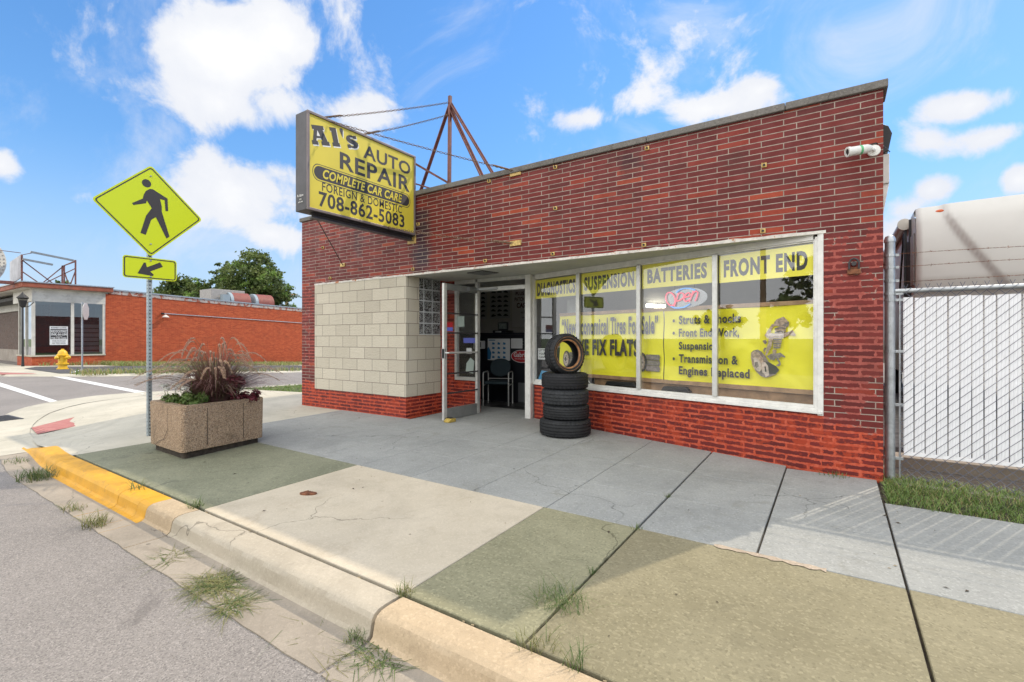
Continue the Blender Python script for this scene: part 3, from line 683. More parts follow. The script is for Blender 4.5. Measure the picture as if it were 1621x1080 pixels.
# ================================================================ the repair shop
RAMP = [(0., (.115, .016, .016)), (.35, (.15, .019, .018)), (.82, (.20, .025, .021)), (.95, (.30, .040, .020)), (1., (.38, .06, .024))]
M['brick'] = brick_mat('glazed_roman_brick', RAMP, (.40, .33, .28), .318, .0603, ms=.0047, offset=.36, rough=.55, bump=.55,
    paint=dict(low=.47, mid=2.36), dirt=.35, stain=[(-5.55, .28, 2.4, 3.4, (.02, .018, .03), .8), (-2.05, .2, 3.25, 3.6, (.03, .015, .02), .6), (-7.1, .2, 2.7, 3.3, (.03, .02, .03), .5)])
M['brick_win'] = brick_mat('painted_roman_brick', RAMP, (.50, .14, .08), .318, .0603, ms=.0045, offset=.36, rough=.5, bump=.55,
    paint=dict(low=1.5, mid=2.4), dirt=.3)
M['block'] = brick_mat('split_face_block', [(0., (.50, .455, .37)), (.5, (.55, .505, .41)), (1., (.60, .55, .45))], (.24, .21, .175),     .4064, .2045, ms=.0055, offset=.5, rough=.85, bump=.3, dirt=.0, grime=.10, voff=-.345+.2045*2)
def roughen(m, scale, dist, strength):
    t = m.node_tree; b = t.nodes['Principled BSDF']; P = t.nodes.new('ShaderNodeNewGeometry').outputs['Position']
    old = b.inputs['Normal'].links[0].from_socket
    bn = t.nodes.new('ShaderNodeBump'); bn.inputs['Strength'].default_value = strength; bn.inputs['Distance'].default_value = dist
    t.links.new(NOISE(t, P, scale, 7., .65, .4), bn.inputs['Height']); t.links.new(old, bn.inputs['Normal']); t.links.new(bn.outputs[0], b.inputs['Normal'])
roughen(M['block'], 34., .022, .75)
M['coping'] = concrete('limestone_coping', (.15, .14, .13), (.215, .20, .185), stain=(.08, .07, .06), pit=.5, bump=.3)
M['soffit'] = mat('soffit_paint', (.50, .51, .46), .7, var=.08, vscale=3, dirt=.25, bump=.15, bscale=25)
M['peel'] = mat('peeling_white_paint', (.62, .59, .54), .75, var=.15, vscale=20, bump=.5, bscale=40, dirt=.0)
def rusty(m):
    t = m.node_tree; b = t.nodes['Principled BSDF']; oc = t.nodes.new('ShaderNodeTexCoord').outputs['Object']
    old = b.inputs['Base Color'].links[0].from_socket
    c = MIX(t, MR(t, NOISE(t, oc, 5.5, 7., .7, .5), .56, .63), old, (.42, .13, .03))
    c = MIX(t, MR(t, NOISE(t, oc, 9., 5., .7), .58, .68, 0, .7), c, (.22, .17, .13)); t.links.new(c, b.inputs['Base Color'])
rusty(M['peel'])
M['roof'] = mat('tar_roof', (.08, .08, .08), .9, var=.3, bump=.4)
M['yellow_sign'] = mat('yellow_vinyl', (.74, .63, .035), .45, var=.05, vscale=2, bump=.06, bscale=3)
M['sticker_yellow'] = mat('yellow_window_sticker', (.93, .83, .07), .4)
M['ink'] = mat('grey_ink', (.045, .042, .048), .5)
SHOP = thing('auto_repair_shop', 'one storey dark red brick auto repair shop with big front windows and tan block corner', 'shop building', (-4.2, 5.62, 0))
F0, F1 = 5.62, 5.92
w = MB()
w.box(-8.83, .375, F0, F1, 2.385, 3.64)
w.box(-8.83, -8.402, F0, F1, -.12, 2.385); w.box(-8.402, -5.89, F0, F1, -.12, .345)
w.box(-.09, .375, F0, F1, -.12, 2.385)
w.build('brick_wall', M['brick'], SHOP)
w = MB(); w.box(-5.9, -5.89+.004, F1, 6.66, -.12, .345); w.box(-5.9, -5.886, 6.455, 6.66, .345, 2.36); w.box(-5.886, -5.70, 6.655, 6.76, -.12, 2.36); w.box(-5.70, -5.215, 6.655, 6.76, -.12, .575)
w.build('entrance_brick', M['brick_win'], SHOP)
w = MB(); w.box(-8.398, -5.885, F0-.006, F1, .345, 2.383); w.box(-5.9, -5.885, F1, 6.452, .345, 1.383); w.box(-5.9, -5.885, F1-.1, 5.822, 1.383, 2.36)
w.build('block_panel', M['block'], SHOP)
# glass block panel in the return wall
g = MB()
for r in range(5):
    for c in range(3):
        y0 = 5.828+c*.2085; z0 = 1.39+r*.1945
        g.box(-5.95, -5.889, y0+.008, y0+.2005, z0+.008, z0+.1865)
m = mat('wavy_glass_block', (.10, .115, .125), .12, spec=.8); t = m.node_tree; b = t.nodes['Principled BSDF']; oc = t.nodes.new('ShaderNodeTexCoord').outputs['Object']
nz = NOISE(t, oc, 22., 3., .5, 2.5); t.links.new(MIX(t, MR(t, nz, .42, .62), (.02, .022, .025), (.42, .44, .44)), b.inputs['Base Color'])
bn = t.nodes.new('ShaderNodeBump'); bn.inputs['Strength'].default_value = .8; bn.inputs['Distance'].default_value = .03; t.links.new(nz, bn.inputs['Height']); t.links.new(bn.outputs[0], b.inputs['Normal'])
gb = g.build('glass_block_window', m, SHOP, bevel=.012)
g = MB(); g.box(-5.96, -5.895, 5.822, 6.455, 1.383, 2.36); g.build('mortar_frame', mat('grey_mortar', (.50, .52, .53), .7), gb)
# roof, coping, other walls, floor, ceiling
c = MB()
for a, b_ in ((-8.87, -6.95), (-6.945, -5.02), (-5.015, -3.09), (-3.085, -1.85), (-1.845, -.42), (-.415, .41)): c.box(a, b_, 5.585, 5.96, 3.64, 3.715)
c.build('coping', M['coping'], SHOP, bevel=.008)
w = MB(); w.box(.12, .37, F1, 18, -.3, 3.64); w.box(-8.825, -8.55, F1, 18, -.6, 3.55); w.box(-8.55, .12, 17.7, 18, -.3, 3.5)
w.build('side_wall', M['brick'], SHOP)
w = MB(); w.box(-8.55, .12, F1, 17.7, 3.2, 3.3); w.build('roof', M['roof'], SHOP)
P_, U_, N_ = Vector((-.09, 5.62, 0)), Vector((-.96455, .26388, 0)), Vector((-.26388, -.96455, 0))
def Wp(s, z, o): p = P_+U_*s+N_*o; return (p.x, p.y, z)
def wbox(mb, s0, s1, z0, z1, o0, o1, mi=0): return mb.prism([(s0, z0), (s1, z0), (s1, z1), (s0, z1)], Wp, o0, o1, mi)
w = MB(); wbox(w, .0, 4.125, -.12, .577, 0, -.2)
w.build('window_wall_brick', M['brick_win'], SHOP)
w = MB()
w.prism([(-5.885, 5.92), (-5.885, 6.655), (-4.1, 6.72), (-.09, 5.66), (-.09, 5.62), (-5.88, 5.62)], lambda a, b, t: (a, b, t), 2.362, 2.384)
w.build('soffit', M['soffit'], SHOP)
w = MB()
rr = random.Random(5); n = 90; ph = []
for i in range(n+1):
    x = -8.40+8.33*i/n; ph.append((x, 2.353-.003*rr.random(), 2.376+.010*rr.random()+(.008 if rr.random() < .12 else 0)))
vs = []
for (x, a, b_) in ph: vs += [(x, 5.607, a), (x, 5.607, b_), (x, 5.64, a)]
w.add(vs, [(3*i, 3*i+3, 3*i+4, 3*i+1) for i in range(n)]+[(3*i+2, 3*i+5, 3*i+3, 3*i) for i in range(n)])
w.build('lintel_strip', M['peel'], SHOP)
# anchors left from an old awning
proto = None
for (x, z) in ((-1.841, 3.574), (-3.074, 3.595), (-4.17, 3.61), (-3.074, 3.049), (-4.239, 2.458), (-1.879, 2.432), (-3.112, 2.448), (-.608, 3.124), (-5.72, 2.455), (-.619, 2.441), (-8.129, 3.063), (-5.597, 3.174), (-7.9, 2.46)):
    if proto is None:
        a = MB(); a.box(x-.023, x+.023, 5.606, 5.619, z-.023, z+.023); a.box(x-.023, x-.015, 5.588, 5.606, z-.023, z+.023)
        proto = a.build('anchor_bracket', M['bracket'], SHOP, bevel=.002); px0, pz0 = x, z
        h_ = MB(); h_.lathe([(.0, 0), (.012, 0), (.012, .012), (0, .012)], Matrix.Translation((x, 5.604, z)) @ Matrix.Rotation(R(90), 4, 'X'), 10); hd = h_.build('bolt', M['black'], proto)
    else:
        o = proto.copy(); COL.objects.link(o); o.location = (x-px0, 0, z-pz0); hh = hd.copy(); COL.objects.link(hh); hh.parent = o
# sill, casing, mullions
w = MB()
wbox(w, .0, .05, .56, 2.36, .012, -.06); wbox(w, .05, .075, .60, 2.33, .003, -.06); wbox(w, .075, .092, .63, 2.31, -.006, -.06)
wbox(w, .092, 4.12, 2.30, 2.361, .004, -.07); wbox(w, .092, 4.12, 2.285, 2.30, -.010, -.07)
w.build('window_casing', M['white'], SHOP, bevel=.003)
w = MB(); wbox(w, -.0, 4.12, .575, .603, .03, -.05); wbox(w, .05, 4.12, .603, .628, .006, -.06); wbox(w, .075, 4.12, .628, .655, -.010, -.06)
w.build('window_sill', M['white'], SHOP, bevel=.004)
for s0, s1 in ((1.065, 1.124), (2.10, 2.158), (3.15, 3.215)):
    w = MB(); wbox(w, s0, s1, .655, 2.285, .016, -.012); wbox(w, s0+.012, s1-.012, .655, 2.285, -.012, -.05); w.build('mullion', M['alu'], SHOP, bevel=.003)
w = MB(); wbox(w, 4.13, 4.18, .58, 2.33, .01, -.06); w.build('window_jamb', M['white'], SHOP, bevel=.003)
for s0, s1 in ((.092, 1.065), (1.124, 2.10), (2.158, 3.15), (3.215, 4.135)):
    w = MB(); w.add([Wp(s0, .655, -.028), Wp(s1, .655, -.028), Wp(s1, 2.285, -.028), Wp(s0, 2.285, -.028)], [(0, 1, 2, 3)])
    w.build('window_pane', M['glass'], SHOP)
# entrance: frame, transom, sidelight, open door leaf
w = MB(); w.box(-4.195, -4.09, 6.62, 6.72, -.05, 2.36); w.build('door_jamb', M['white'], SHOP, bevel=.004)
w = MB(); w.box(-5.225, -4.195, 6.63, 6.71, 2.135, 2.205); w.box(-5.225, -4.195, 6.63, 6.71, 2.30, 2.36); w.box(-5.235, -5.185, 6.63, 6.71, 0, 2.36)
w.build('door_frame', M['alu'], SHOP, bevel=.003)
w = MB(); w.add([(-5.185, 6.67, 2.205), (-4.195, 6.67, 2.205), (-4.195, 6.67, 2.30), (-5.185, 6.67, 2.30)], [(0, 1, 2, 3)]); w.build('transom_pane', M['glass'], SHOP)
w = MB(); w.box(-5.70, -5.655, 6.62, 6.70, .575, 2.36); w.box(-5.655, -5.235, 6.62, 6.70, .575, .635); w.box(-5.655, -5.235, 6.62, 6.70, 2.29, 2.36)
sl = w.build('sidelight_frame', M['alu'], SHOP, bevel=.003)
w = MB(); w.add([(-5.655, 6.66, .635), (-5.235, 6.66, .635), (-5.235, 6.66, 2.29), (-5.655, 6.66, 2.29)], [(0, 1, 2, 3)]); w.build('sidelight_pane', M['glass'], sl)
w = MB(); w.box(-5.19, -4.195, 6.6, 6.76, -.02, .018); w.build('threshold', M['alu'], SHOP, bevel=.004)
D = MB(); x0, x1 = -5.172, -5.128
D.box(x0, x1, 5.705, 5.775, .02, 2.2); D.box(x0, x1, 6.555, 6.62, .02, 2.2)
dr = D.build('door', M['alu'], SHOP, bevel=.003)
for za, zb in ((2.10, 2.2), (.02, .20)): D = MB(); D.box(x0+.002, x1-.002, 5.775, 6.555, za, zb); D.build('door_rail', M['alu_dark'], dr, bevel=.003)
for z in (1.725, 1.41, .755, .44):
    D = MB(); D.box(x1-.006, x1+.012, 5.775, 6.56, z-.012, z+.012); D.build('door_bar', M['dark'], dr, bevel=.003)
D = MB(); D.tube([(x1+.01, 5.72, 1.09), (x1+.05, 5.75, 1.09), (x1+.05, 6.55, 1.085), (x1+.01, 6.58, 1.085)], .014, 8); D.tube([(x0-.01, 5.74, 1.09), (x0-.05, 5.77, 1.09), (x0-.05, 6.5, 1.085)], .012, 8); D.build('push_bar', M['alu'], dr, smooth=True)
D = MB(); D.add([(-5.15, 5.775, .2), (-5.15, 6.555, .2), (-5.15, 6.555, 2.1), (-5.15, 5.775, 2.1)], [(0, 1, 2, 3)]); D.build('door_glass', M['glass'], dr)
D = MB(); D.beam((x1+.02, 6.5, 2.16), (-4.75, 6.62, 2.17), .022, .03); D.box(x1, x1+.05, 6.28, 6.5, 2.12, 2.18); D.build('door_closer', M['alu_dark'], dr)
D = MB(); D.box(x0-.012, x1+.012, 5.705, 5.73, 1.0, 1.16); D.build('lock_case', M['alu_dark'], dr, bevel=.003)
# vent grille in the soffit
v = MB(); v.prism([(-4.832, 5.909), (-4.47, 5.83), (-4.40, 6.17), (-4.76, 6.25)], lambda a, b, t: (a, b, t), 2.352, 2.3615)
vg = v.build('soffit_vent', M['dark'], SHOP)
v = MB()
for i in range(8):
    f = (i+.5)/8; a = Vector((-4.832+(.072)*f, 5.909+.341*f, 2.348)); v.beam(a, a+Vector((.362, -.08, 0)), .012, .006)
v.build('louvre', M['alu_dark'], vg)
# rainwater head on the right side wall
d = MB(); d.prism([(.37, 3.46), (.44, 3.42), (.47, 3.34), (.44, 3.17), (.37, 3.15)], lambda a, b, t: (a, t, b), 6.0, 6.25); d.build('rainwater_head', M['black'], SHOP, bevel=.006)
d = MB(); d.box(.371, .45, 6.02, 6.22, 2.86, 3.15); d.prism([(.37, 2.86), (.45, 2.86), (.385, 2.45), (.37, 2.45)], lambda a, b, t: (a, t, b), 6.04, 6.2); d.build('downspout', M['white'], SHOP, bevel=.004)
d = MB(); d.tube([(.20, 5.61, 3.13), (.32, 5.60, 3.14), (.38, 5.70, 3.13), (.45, 6.0, 3.16)], .006, 6); d.build('cable', M['black'], SHOP, smooth=True)
# interior shell
M['int_wall'] = mat('grey_interior_wall', (.62, .60, .57), .8, var=.08, vscale=2)
M['int_floor'] = mat('dark_tile_floor', (.05, .05, .05), .4, var=.2, vscale=3)
w = MB(); w.box(-8.55, .12, 9.62, 9.72, 0, 2.9); w.box(-8.55, -8.45, 6.7, 9.62, 0, 2.9); w.box(.02, .12, 5.93, 9.62, 0, 2.9); w.box(-8.55, .12, F1, 9.62, 2.78, 2.85); w.box(-5.96, -5.901, F1, 6.66, -.02, 1.383); w.box(-8.5, -5.9, 6.66, 6.76, 0, 2.8)
w.build('interior_wall', M['int_wall'], SHOP)
w = MB(); w.add([(-8.5, 5.95, .012), (.1, 5.95, .012), (.1, 9.7, .012), (-8.5, 9.7, .012)], [(0, 1, 2, 3)])
# floor only behind the glass line
w = MB(); w.prism([(-5.2, 6.72), (-4.12, 6.74), (-.05, 5.86), (.02, 5.9), (.02, 9.62), (-8.45, 9.62), (-8.45, 6.77), (-5.2, 6.77)], lambda a, b, t: (a, b, t), -.05, .012); w.build('interior_floor', M['int_floor'], SHOP)
# ---- things in and on the windows ------------------------------------------
WT = -U_
def pane_sign(s0, s1, z0, z1, body, label, mrg=.05, lo=.17, hi=.83, bold=.03):
    s = thing('window_sign', label, 'window sign', Wp(s1, z0, -.032), 0, 'yellow service stickers along the top of the windows')
    b = MB(); wbox(b, s0, s1, z0, z1, -.031, -.034); b.build('sticker', M['sticker_yellow'], s)
    t_ = MB(); L = s1-s0; text(t_, body, Wp(s1-L*mrg, z0+(z1-z0)*lo, -.031), WT, (0, 0, 1), N_, L*(1-2*mrg), (z1-z0)*(hi-lo), bold=bold, d=.0012); t_.build('lettering', M['ink'], s, recalc=False)
pane_sign(3.222, 4.13, 1.965, 2.268, 'DIAGNOSTICS', 'yellow DIAGNOSTICS sticker on the window pane nearest the door', .045, .13, .84, .055)
pane_sign(2.165, 3.145, 1.972, 2.278, 'SUSPENSION', 'yellow SUSPENSION sticker on the second pane from the door', .055, .15, .82, .055)
pane_sign(1.13, 2.095, 1.972, 2.282, 'BATTERIES', 'yellow BATTERIES sticker above the Open sign', .08, .19, .80, .05)
pane_sign(.096, 1.06, 1.958, 2.27, 'FRONT END', 'yellow FRONT END sticker on the rightmost pane', .055, .18, .82, .05)
BO = -.12
M['banner'] = mat('yellow_banner_vinyl', (.90, .82, .03), .5, var=.07, vscale=1.5, bump=.35, bscale=2.2)
M['tire_print'] = mat('printed_grey', (.22, .185, .165), .5, var=.35, vscale=30)
M['tire_print_dark'] = mat('printed_dark', (.06, .055, .055), .5)
M['print_tan'] = mat('printed_tan', (.42, .31, .23), .5, var=.4, vscale=35)
M['print_light'] = mat('printed_pale', (.60, .50, .43), .5, var=.2, vscale=40)
def poly_on(mb, pts, off, mi=0): mb.add([Wp(s, z, off) for s, z in pts], [tuple(range(len(pts)))], mi)
def ell(cs, cz, rs, rz_, n=20, rot=0., a0=0, a1=2*math.pi):
    o = []
    for i in range(n):
        t_ = a0+(a1-a0)*i/n; x = rs*math.cos(t_); y = rz_*math.sin(t_); o.append((cs+x*math.cos(rot)-y*math.sin(rot), cz+x*math.sin(rot)+y*math.cos(rot)))
    return o
# map from the glass plane as seen from the pavement to the banner behind it
def gb_(s, z): k = 1.018; return (1.2+(s-1.2)*k-.0, 1.32+(z-1.32)*k)
def board(name, label, s0, s1, z0, z1, seed):
    s = thing(name, label, 'banner', Wp(s1, z0, BO))
    b = MB(); n = 90; rg = random.Random(seed); vs = []
    for i in range(n+1):
        for k in range(25):
            ss = s0+(s1-s0)*i/n; f = k/24; zz = z0+(z1-z0)*f-.012*math.sin(math.pi*i/n)*(f-.2)
            o = BO+.004*math.sin(ss*9+f*4+seed)*math.sin(f*3.1)+.007*math.sin((ss*2-f*3)*4)+.010*math.exp(-((ss-s0)/(s1-s0)*1.1-(1-f))**2*160)-.010*math.exp(-((ss-s0)/(s1-s0)*1.6-f-.1)**2*240)
            vs.append(Wp(ss, zz, o))
    b.add(vs, [(i*25+k, (i+1)*25+k, (i+1)*25+k+1, i*25+k+1) for i in range(n) for k in range(24)]); b.build('banner_sheet', M['banner'], s, smooth=2, recalc=False)
    for za, zb in ((z1-.004, z1+.04), (z0-.045, z0+.004)): f = MB(); wbox(f, s0-.01, s1, za, zb, BO+.012, BO-.03); f.build('wooden_batten', M['wood'], s)
    return s
B1 = board('tire_sale_banner', 'yellow banner reading New Economical Tires For Sale, WE FIX FLATS', 1.835, 3.67, .79, 1.675, 1)
TO = BO+.026
t_ = MB()
text(t_, '“New Economical Tires For Sale”', Wp(3.60, 1.375, TO), WT, (0, 0, 1), N_, 1.70, .255, bold=.035)
text(t_, 'WE FIX FLATS', Wp(3.33, 1.075, TO), WT, (0, 0, 1), N_, 1.135, .235, bold=.05)
t_.build('lettering', M['ink'], B1, recalc=False)
for cs in (2.06, 3.42):
    p = MB()
    sg = 1 if cs < 3 else 1
    for k in range(3):
        zc = .925+.075*k; a = cs-.17*sg
        poly_on(p, [(a-.005, zc-.034), (a+.19, zc-.034), (a+.2, zc), (a+.19, zc+.034), (a-.005, zc+.034), (a-.02, zc)], TO-.004, 0)
        poly_on(p, [(a-.015, zc-.037), (a+.19, zc-.037), (a+.19, zc-.031), (a-.015, zc-.031)], TO-.002, 1)
    poly_on(p, ell(cs+.08, 1.005, .075, .128), TO, 1); poly_on(p, ell(cs+.09, 1.003, .055, .105), TO+.002, 2); poly_on(p, ell(cs+.092, 1.0, .042, .085), TO+.004, 3); poly_on(p, ell(cs+.094, 1.0, .018, .035), TO+.006, 1)
    for k in range(6):
        a = k*math.pi/3; poly_on(p, ell(cs+.092+.028*math.cos(a), 1.0+.058*math.sin(a), .006, .014, 8), TO+.006, 1)
    p.build('tire_picture', [M['tire_print'], M['tire_print_dark'], M['print_tan'], M['print_light']], B1, recalc=False)
B2 = board('service_banner', 'yellow banner listing Struts & Shocks with a picture of a strut assembly', .05, 1.822, .79, 1.675, 2)
t_ = MB(); y = 1.475
for i, ln in enumerate(('Struts & Shocks', 'Front End Work,', 'Suspension', 'Transmission &', 'Engines Replaced')):
    zl_ = (1.497, 1.342, 1.175, 1.02, .862)[i]; wd = (.765, .745, .50, .73, .86)[i]; hh = (.108, .12, .125, .105, .135)[i]
    text(t_, ln, Wp(1.605, zl_-(.02 if ln.endswith(('n', 'd')) or ',' in ln else 0), TO), WT, (0, 0, 1), N_, wd, hh, bold=.035)
    if i in (0, 1, 3): poly_on(t_, ell(1.675, zl_+.045, .016, .02, 12), TO+.0015)
t_.build('lettering', M['ink'], B2, recalc=False)
p = MB()
def zsx(x, y): # traced strut picture -> banner coordinates
    return (.735-(x-80)/720*.46, 1.555-(y-85)/935*.66)
def pp(pts, off, mi): poly_on(p, [zsx(*q) for q in pts], TO+off, mi)
pp([(380, 400), (450, 410), (420, 540), (350, 670), (320, 690), (335, 590), (365, 500)], 0, 2)
pp([(300, 640), (345, 560), (310, 560), (290, 590)], 0, 0); pp([(280, 450), (330, 440), (350, 480), (320, 510), (290, 480)], 0, 0)
pp([(460, 180), (500, 130), (610, 90), (650, 130), (690, 180), (690, 230), (640, 260), (560, 240), (480, 225)], .001, 2)
pp([(590, 215), (690, 165), (695, 200), (670, 245), (620, 240)], .002, 0)
for k in range(4): pp([(470, 262+28*k), (560, 240+28*k), (650, 262+28*k), (640, 282+28*k), (560, 268+28*k), (475, 284+28*k)], .002, 2 if k % 2 else 0)
for k in range(5): pp([(450, 425+30*k), (590-k*6, 420+30*k), (585-k*6, 440+30*k), (520, 452+30*k), (448, 448+30*k)], .002, 2 if k % 2 else 0)
pp([(440, 580), (500, 590), (495, 660), (440, 660)], .001, 2)
pp([(310, 370), (380, 270), (430, 200), (480, 190), (490, 225), (450, 240), (420, 300), (400, 340), (560, 350), (680, 320), (750, 290), (770, 330), (800, 370), (770, 380), (700, 365), (640, 395), (560, 415), (440, 412), (350, 405)], .003, 2)
pp([(330, 365), (395, 335), (560, 352), (640, 345), (600, 372), (420, 380)], .004, 3)
pp([(350, 690), (420, 650), (520, 640), (560, 630), (640, 690), (630, 705), (570, 690), (540, 720), (520, 700), (560, 770), (570, 810), (540, 840), (490, 830), (540, 790), (490, 710), (470, 750), (400, 740)], .002, 0)
pp([(90, 640), (130, 605), (200, 590), (260, 620), (330, 700), (370, 770), (470, 830), (545, 890), (490, 960), (400, 1000), (330, 1020), (250, 1000), (170, 930), (110, 830), (85, 720)], .002, 0)
pp([(300, 770), (400, 790), (500, 840), (540, 890), (480, 960), (390, 960), (370, 870)], .003, 1)
pp([(85, 700), (100, 640), (150, 610), (220, 640), (280, 720), (300, 800), (270, 900), (220, 940), (160, 920), (110, 840)], .003, 2)
pp([(130, 720), (190, 730), (250, 800), (265, 880), (230, 930), (180, 910), (140, 830)], .004, 3); pp([(265, 790), (320, 780), (370, 840), (385, 980), (330, 1010), (310, 960), (275, 940)], .005, 3)
pp([(150, 790), (200, 780), (220, 850), (180, 880), (150, 850)], .006, 0); pp([(310, 850), (335, 845), (345, 930), (320, 930)], .006, 1)
p.build('strut_picture', [M['tire_print'], M['tire_print_dark'], M['print_tan'], M['print_light']], B2, recalc=False)
# open sign
NO = -.075
op = thing('open_sign', 'oval Open sign with red letters and blue arcs hanging in the window', 'open sign', Wp(1.53, 1.70, NO))
b = MB(); b.add([Wp(s, z, NO-.02) for s, z in ell(1.52, 1.822, .285, .125, 36, -.0)], [tuple(range(36))])
b.build('acrylic_oval', glass_mat('clear_acrylic', (.62, .64, .68), 2.2, .15), op)
M['neon_red'] = mat('red_tube', (.75, .10, .16), .35, emit=((1., .10, .16), .35)); M['neon_blue'] = mat('blue_tube', (.12, .38, .8), .35, emit=((.1, .4, 1.), .3))
def stroke(pts, name_mat, mb, r=.0085): mb.tube([Wp(s, z, NO) for s, z in pts], r, 6)
def nm(x, y): return (1.79-(x-360)/850*.52, 1.945-(y-205)/430*.26)
red = MB()
stroke([nm(490+115*math.cos(t_)*.9+ (30*math.sin(-t_)), 415-140*math.sin(t_)) for t_ in lin(0, 2*math.pi, 24)], 0, red)
stroke([nm(*q) for q in ((670, 305), (640, 400), (575, 570))], 0, red); stroke([nm(*q) for q in ((665, 320), (730, 300), (785, 330), (780, 400), (720, 450), (640, 470))], 0, red)
stroke([nm(*q) for q in ((800, 400), (900, 390), (930, 345), (895, 312), (840, 330), (790, 400), (790, 450), (830, 490), (910, 455))], 0, red)
stroke([nm(*q) for q in ((990, 285), (950, 390), (905, 500))], 0, red); stroke([nm(*q) for q in ((960, 380), (1000, 315), (1050, 290), (1090, 320), (1070, 400), (1030, 490))], 0, red)
red.build('red_lettering', M['neon_red'], op, smooth=True)
for pts_ in (((620, 290), (700, 235), (810, 215), (920, 228), (1030, 272)), ((500, 570), (580, 605), (690, 612), (800, 600), (870, 570), (920, 540))):
    bl = MB(); stroke([nm(*q) for q in pts_], 0, bl); bl.build('blue_arc', M['neon_blue'], op, smooth=True)
b = MB(); b.tube([Wp(1.40, 1.93, NO-.02), Wp(1.40, 2.75, NO-.02)], .002, 5); b.tube([Wp(1.66, 1.92, NO-.02), Wp(1.66, 2.75, NO-.02)], .002, 5); b.build('hanging_wire', M['black'], op)
# low ledge boards and bits under the banners
b = MB(); wbox(b, .095, 3.0, .60, .735, -.16, -.19); props(b.build('ledge_board', M['wood']), 'bare pine board standing behind the bottom of the windows', 'board')
b = MB(); wbox(b, .1, 4.1, .56, .60, -.06, -.55); b.build('window_ledge', M['wood'], SHOP)
for s0, s1, z0, z1, lb in ((2.2, 2.75, .665, .725, 'long black rubber strip on the window ledge behind the tires'), (1.45, 1.85, .655, .72, 'short black rubber strip on the ledge below the Open sign')):
    b = MB(); b.prism([(s0, z0), (s1, z0-.01), (s1-.04, z1-.01), (s0+.06, z1)], Wp, -.07, -.15); props(b.build('rubber_strip', M['black'], bevel=.008), lb, 'rubber strip')
b = MB(); b.tube([Wp(s, z, -.06) for s, z in ((3.05, .72), (3.0, .66), (2.8, .64), (2.4, .648), (2.2, .646))], .006, 6); props(b.build('white_cable', M['white'], smooth=True), 'white cable lying along the window ledge near the tires', 'cable')
# papers and boxes in the pane by the door
M['blue_card'] = mat('blue_card', (.05, .30, .55), .5); M['violet_card'] = mat('violet_card', (.14, .17, .62), .5); M['paper'] = mat('white_paper', (.66, .67, .68), .6)
pb = thing('blue_leaflet', 'pale blue leaflet stack in the bottom corner of the window by the door', 'leaflet', Wp(4.1, .64, -.08)); b = MB(); b.prism([(4.11, .645), (3.78, .665), (3.80, .78), (4.03, .80)], Wp, -.07, -.085); b.build('card', M['blue_card'], pb)
b = MB(); text(b, 'BATTERIES', Wp(4.0, .735, -.069), WT, (0, 0, 1), N_, .19, .03, bold=.02); text(b, 'HERE', Wp(3.95, .69, -.069), WT, (0, 0, 1), N_, .09, .03, bold=.02); b.build('lettering', M['paper'], pb, recalc=False)
b = MB(); b.prism([(3.92, .80), (3.55, .79), (3.55, .90), (3.92, .91)], Wp, -.20, -.30); props(b.build('violet_box', M['violet_card'], bevel=.003), 'violet blue box behind the standing tire in the window', 'box')
pb = thing('window_notice', 'white notice with black capitals low in the window by the door', 'notice', Wp(4.09, .98, -.05)); b = MB(); wbox(b, 3.84, 4.09, .98, 1.16, -.05, -.053); b.build('notice_sheet', M['paper'], pb)
b = MB()
for i, ln in enumerate(('LITTLE', "YOU'RE", 'CAN')): text(b, ln, Wp(4.07, 1.11-.055*i, -.049), WT, (0, 0, 1), N_, (.2, .2, .12)[i], .035, bold=.03)
b.build('lettering', M['ink'], pb, recalc=False)
for i, (s0, s1, z0, z1, c, lb) in enumerate(((3.9, 4.1, 1.2, 1.32, (.45, .40, .06), 'yellow carton standing on shelf inside window by the door'), (3.75, 3.98, 1.36, 1.58, (.35, .36, .36), 'grey machine on the shelf inside window by the door'), (3.7, 4.0, 1.62, 1.98, (.52, .55, .53), 'pale wall panel hanging inside window by the door'))):
    b = MB(); wbox(b, s0, s1, z0, z1, -.45-.1*i, -.6-.1*i); b.box(0, 0, 0, 0, 0, 0) if False else None
    props(b.build(('carton', 'machine', 'wall_panel')[i], mat(('carton_card', 'machine_paint', 'panel_paint')[i], c, .6, var=.15), bevel=.006), lb, ('carton', 'machine', 'panel')[i])
b = MB(); wbox(b, 3.5, 4.15, 1.17, 1.19, -.4, -.8); wbox(b, 3.5, 4.15, 1.33, 1.35, -.4, -.8); [wbox(b, s, s+.03, .6, 1.62, -.78, -.8) for s in (3.5, 4.1)]; props(b.build('shelf', M['alu_dark']), 'metal shelf rack standing inside the window by the door', 'shelf')
# ---- inside the open door ---------------------------------------------------
M['counter'] = mat('black_counter', (.010, .011, .016), .35); M['tread_plate'] = mat('tread_plate', (.16, .17, .18), .4, metal=.5, bump=.8, bscale=90)
ct = thing('counter', 'black service counter facing the open door', 'counter', (-6, 8.2, 0)); b = MB(); b.box(-8.4, -3.2, 8.2, 8.3, .0, 1.40); b.box(-8.4, -3.2, 8.15, 8.9, 1.40, 1.44); b.build('counter_front', M['counter'], ct, bevel=.006)
b = MB(); b.box(-5.35, -4.3, 8.185, 8.2, .02, .42); b.build('kick_plate', M['tread_plate'], ct)
def flat(name, label, cat, x0, x1, z0, z1, y, m, parts=None, grp=None):
    s = thing(name, label, cat, (x0, y, z0), 0, grp); b = MB(); b.box(x0, x1, y-.004, y, z0, z1); b.build('sheet', m, s)
    if parts:
        nm_, mm, fn = parts; q = MB(); fn(q); q.build(nm_, mm, s, recalc=False)
    return s
XD, ZU, NY = (1, 0, 0), (0, 0, 1), (0, -1, 0)
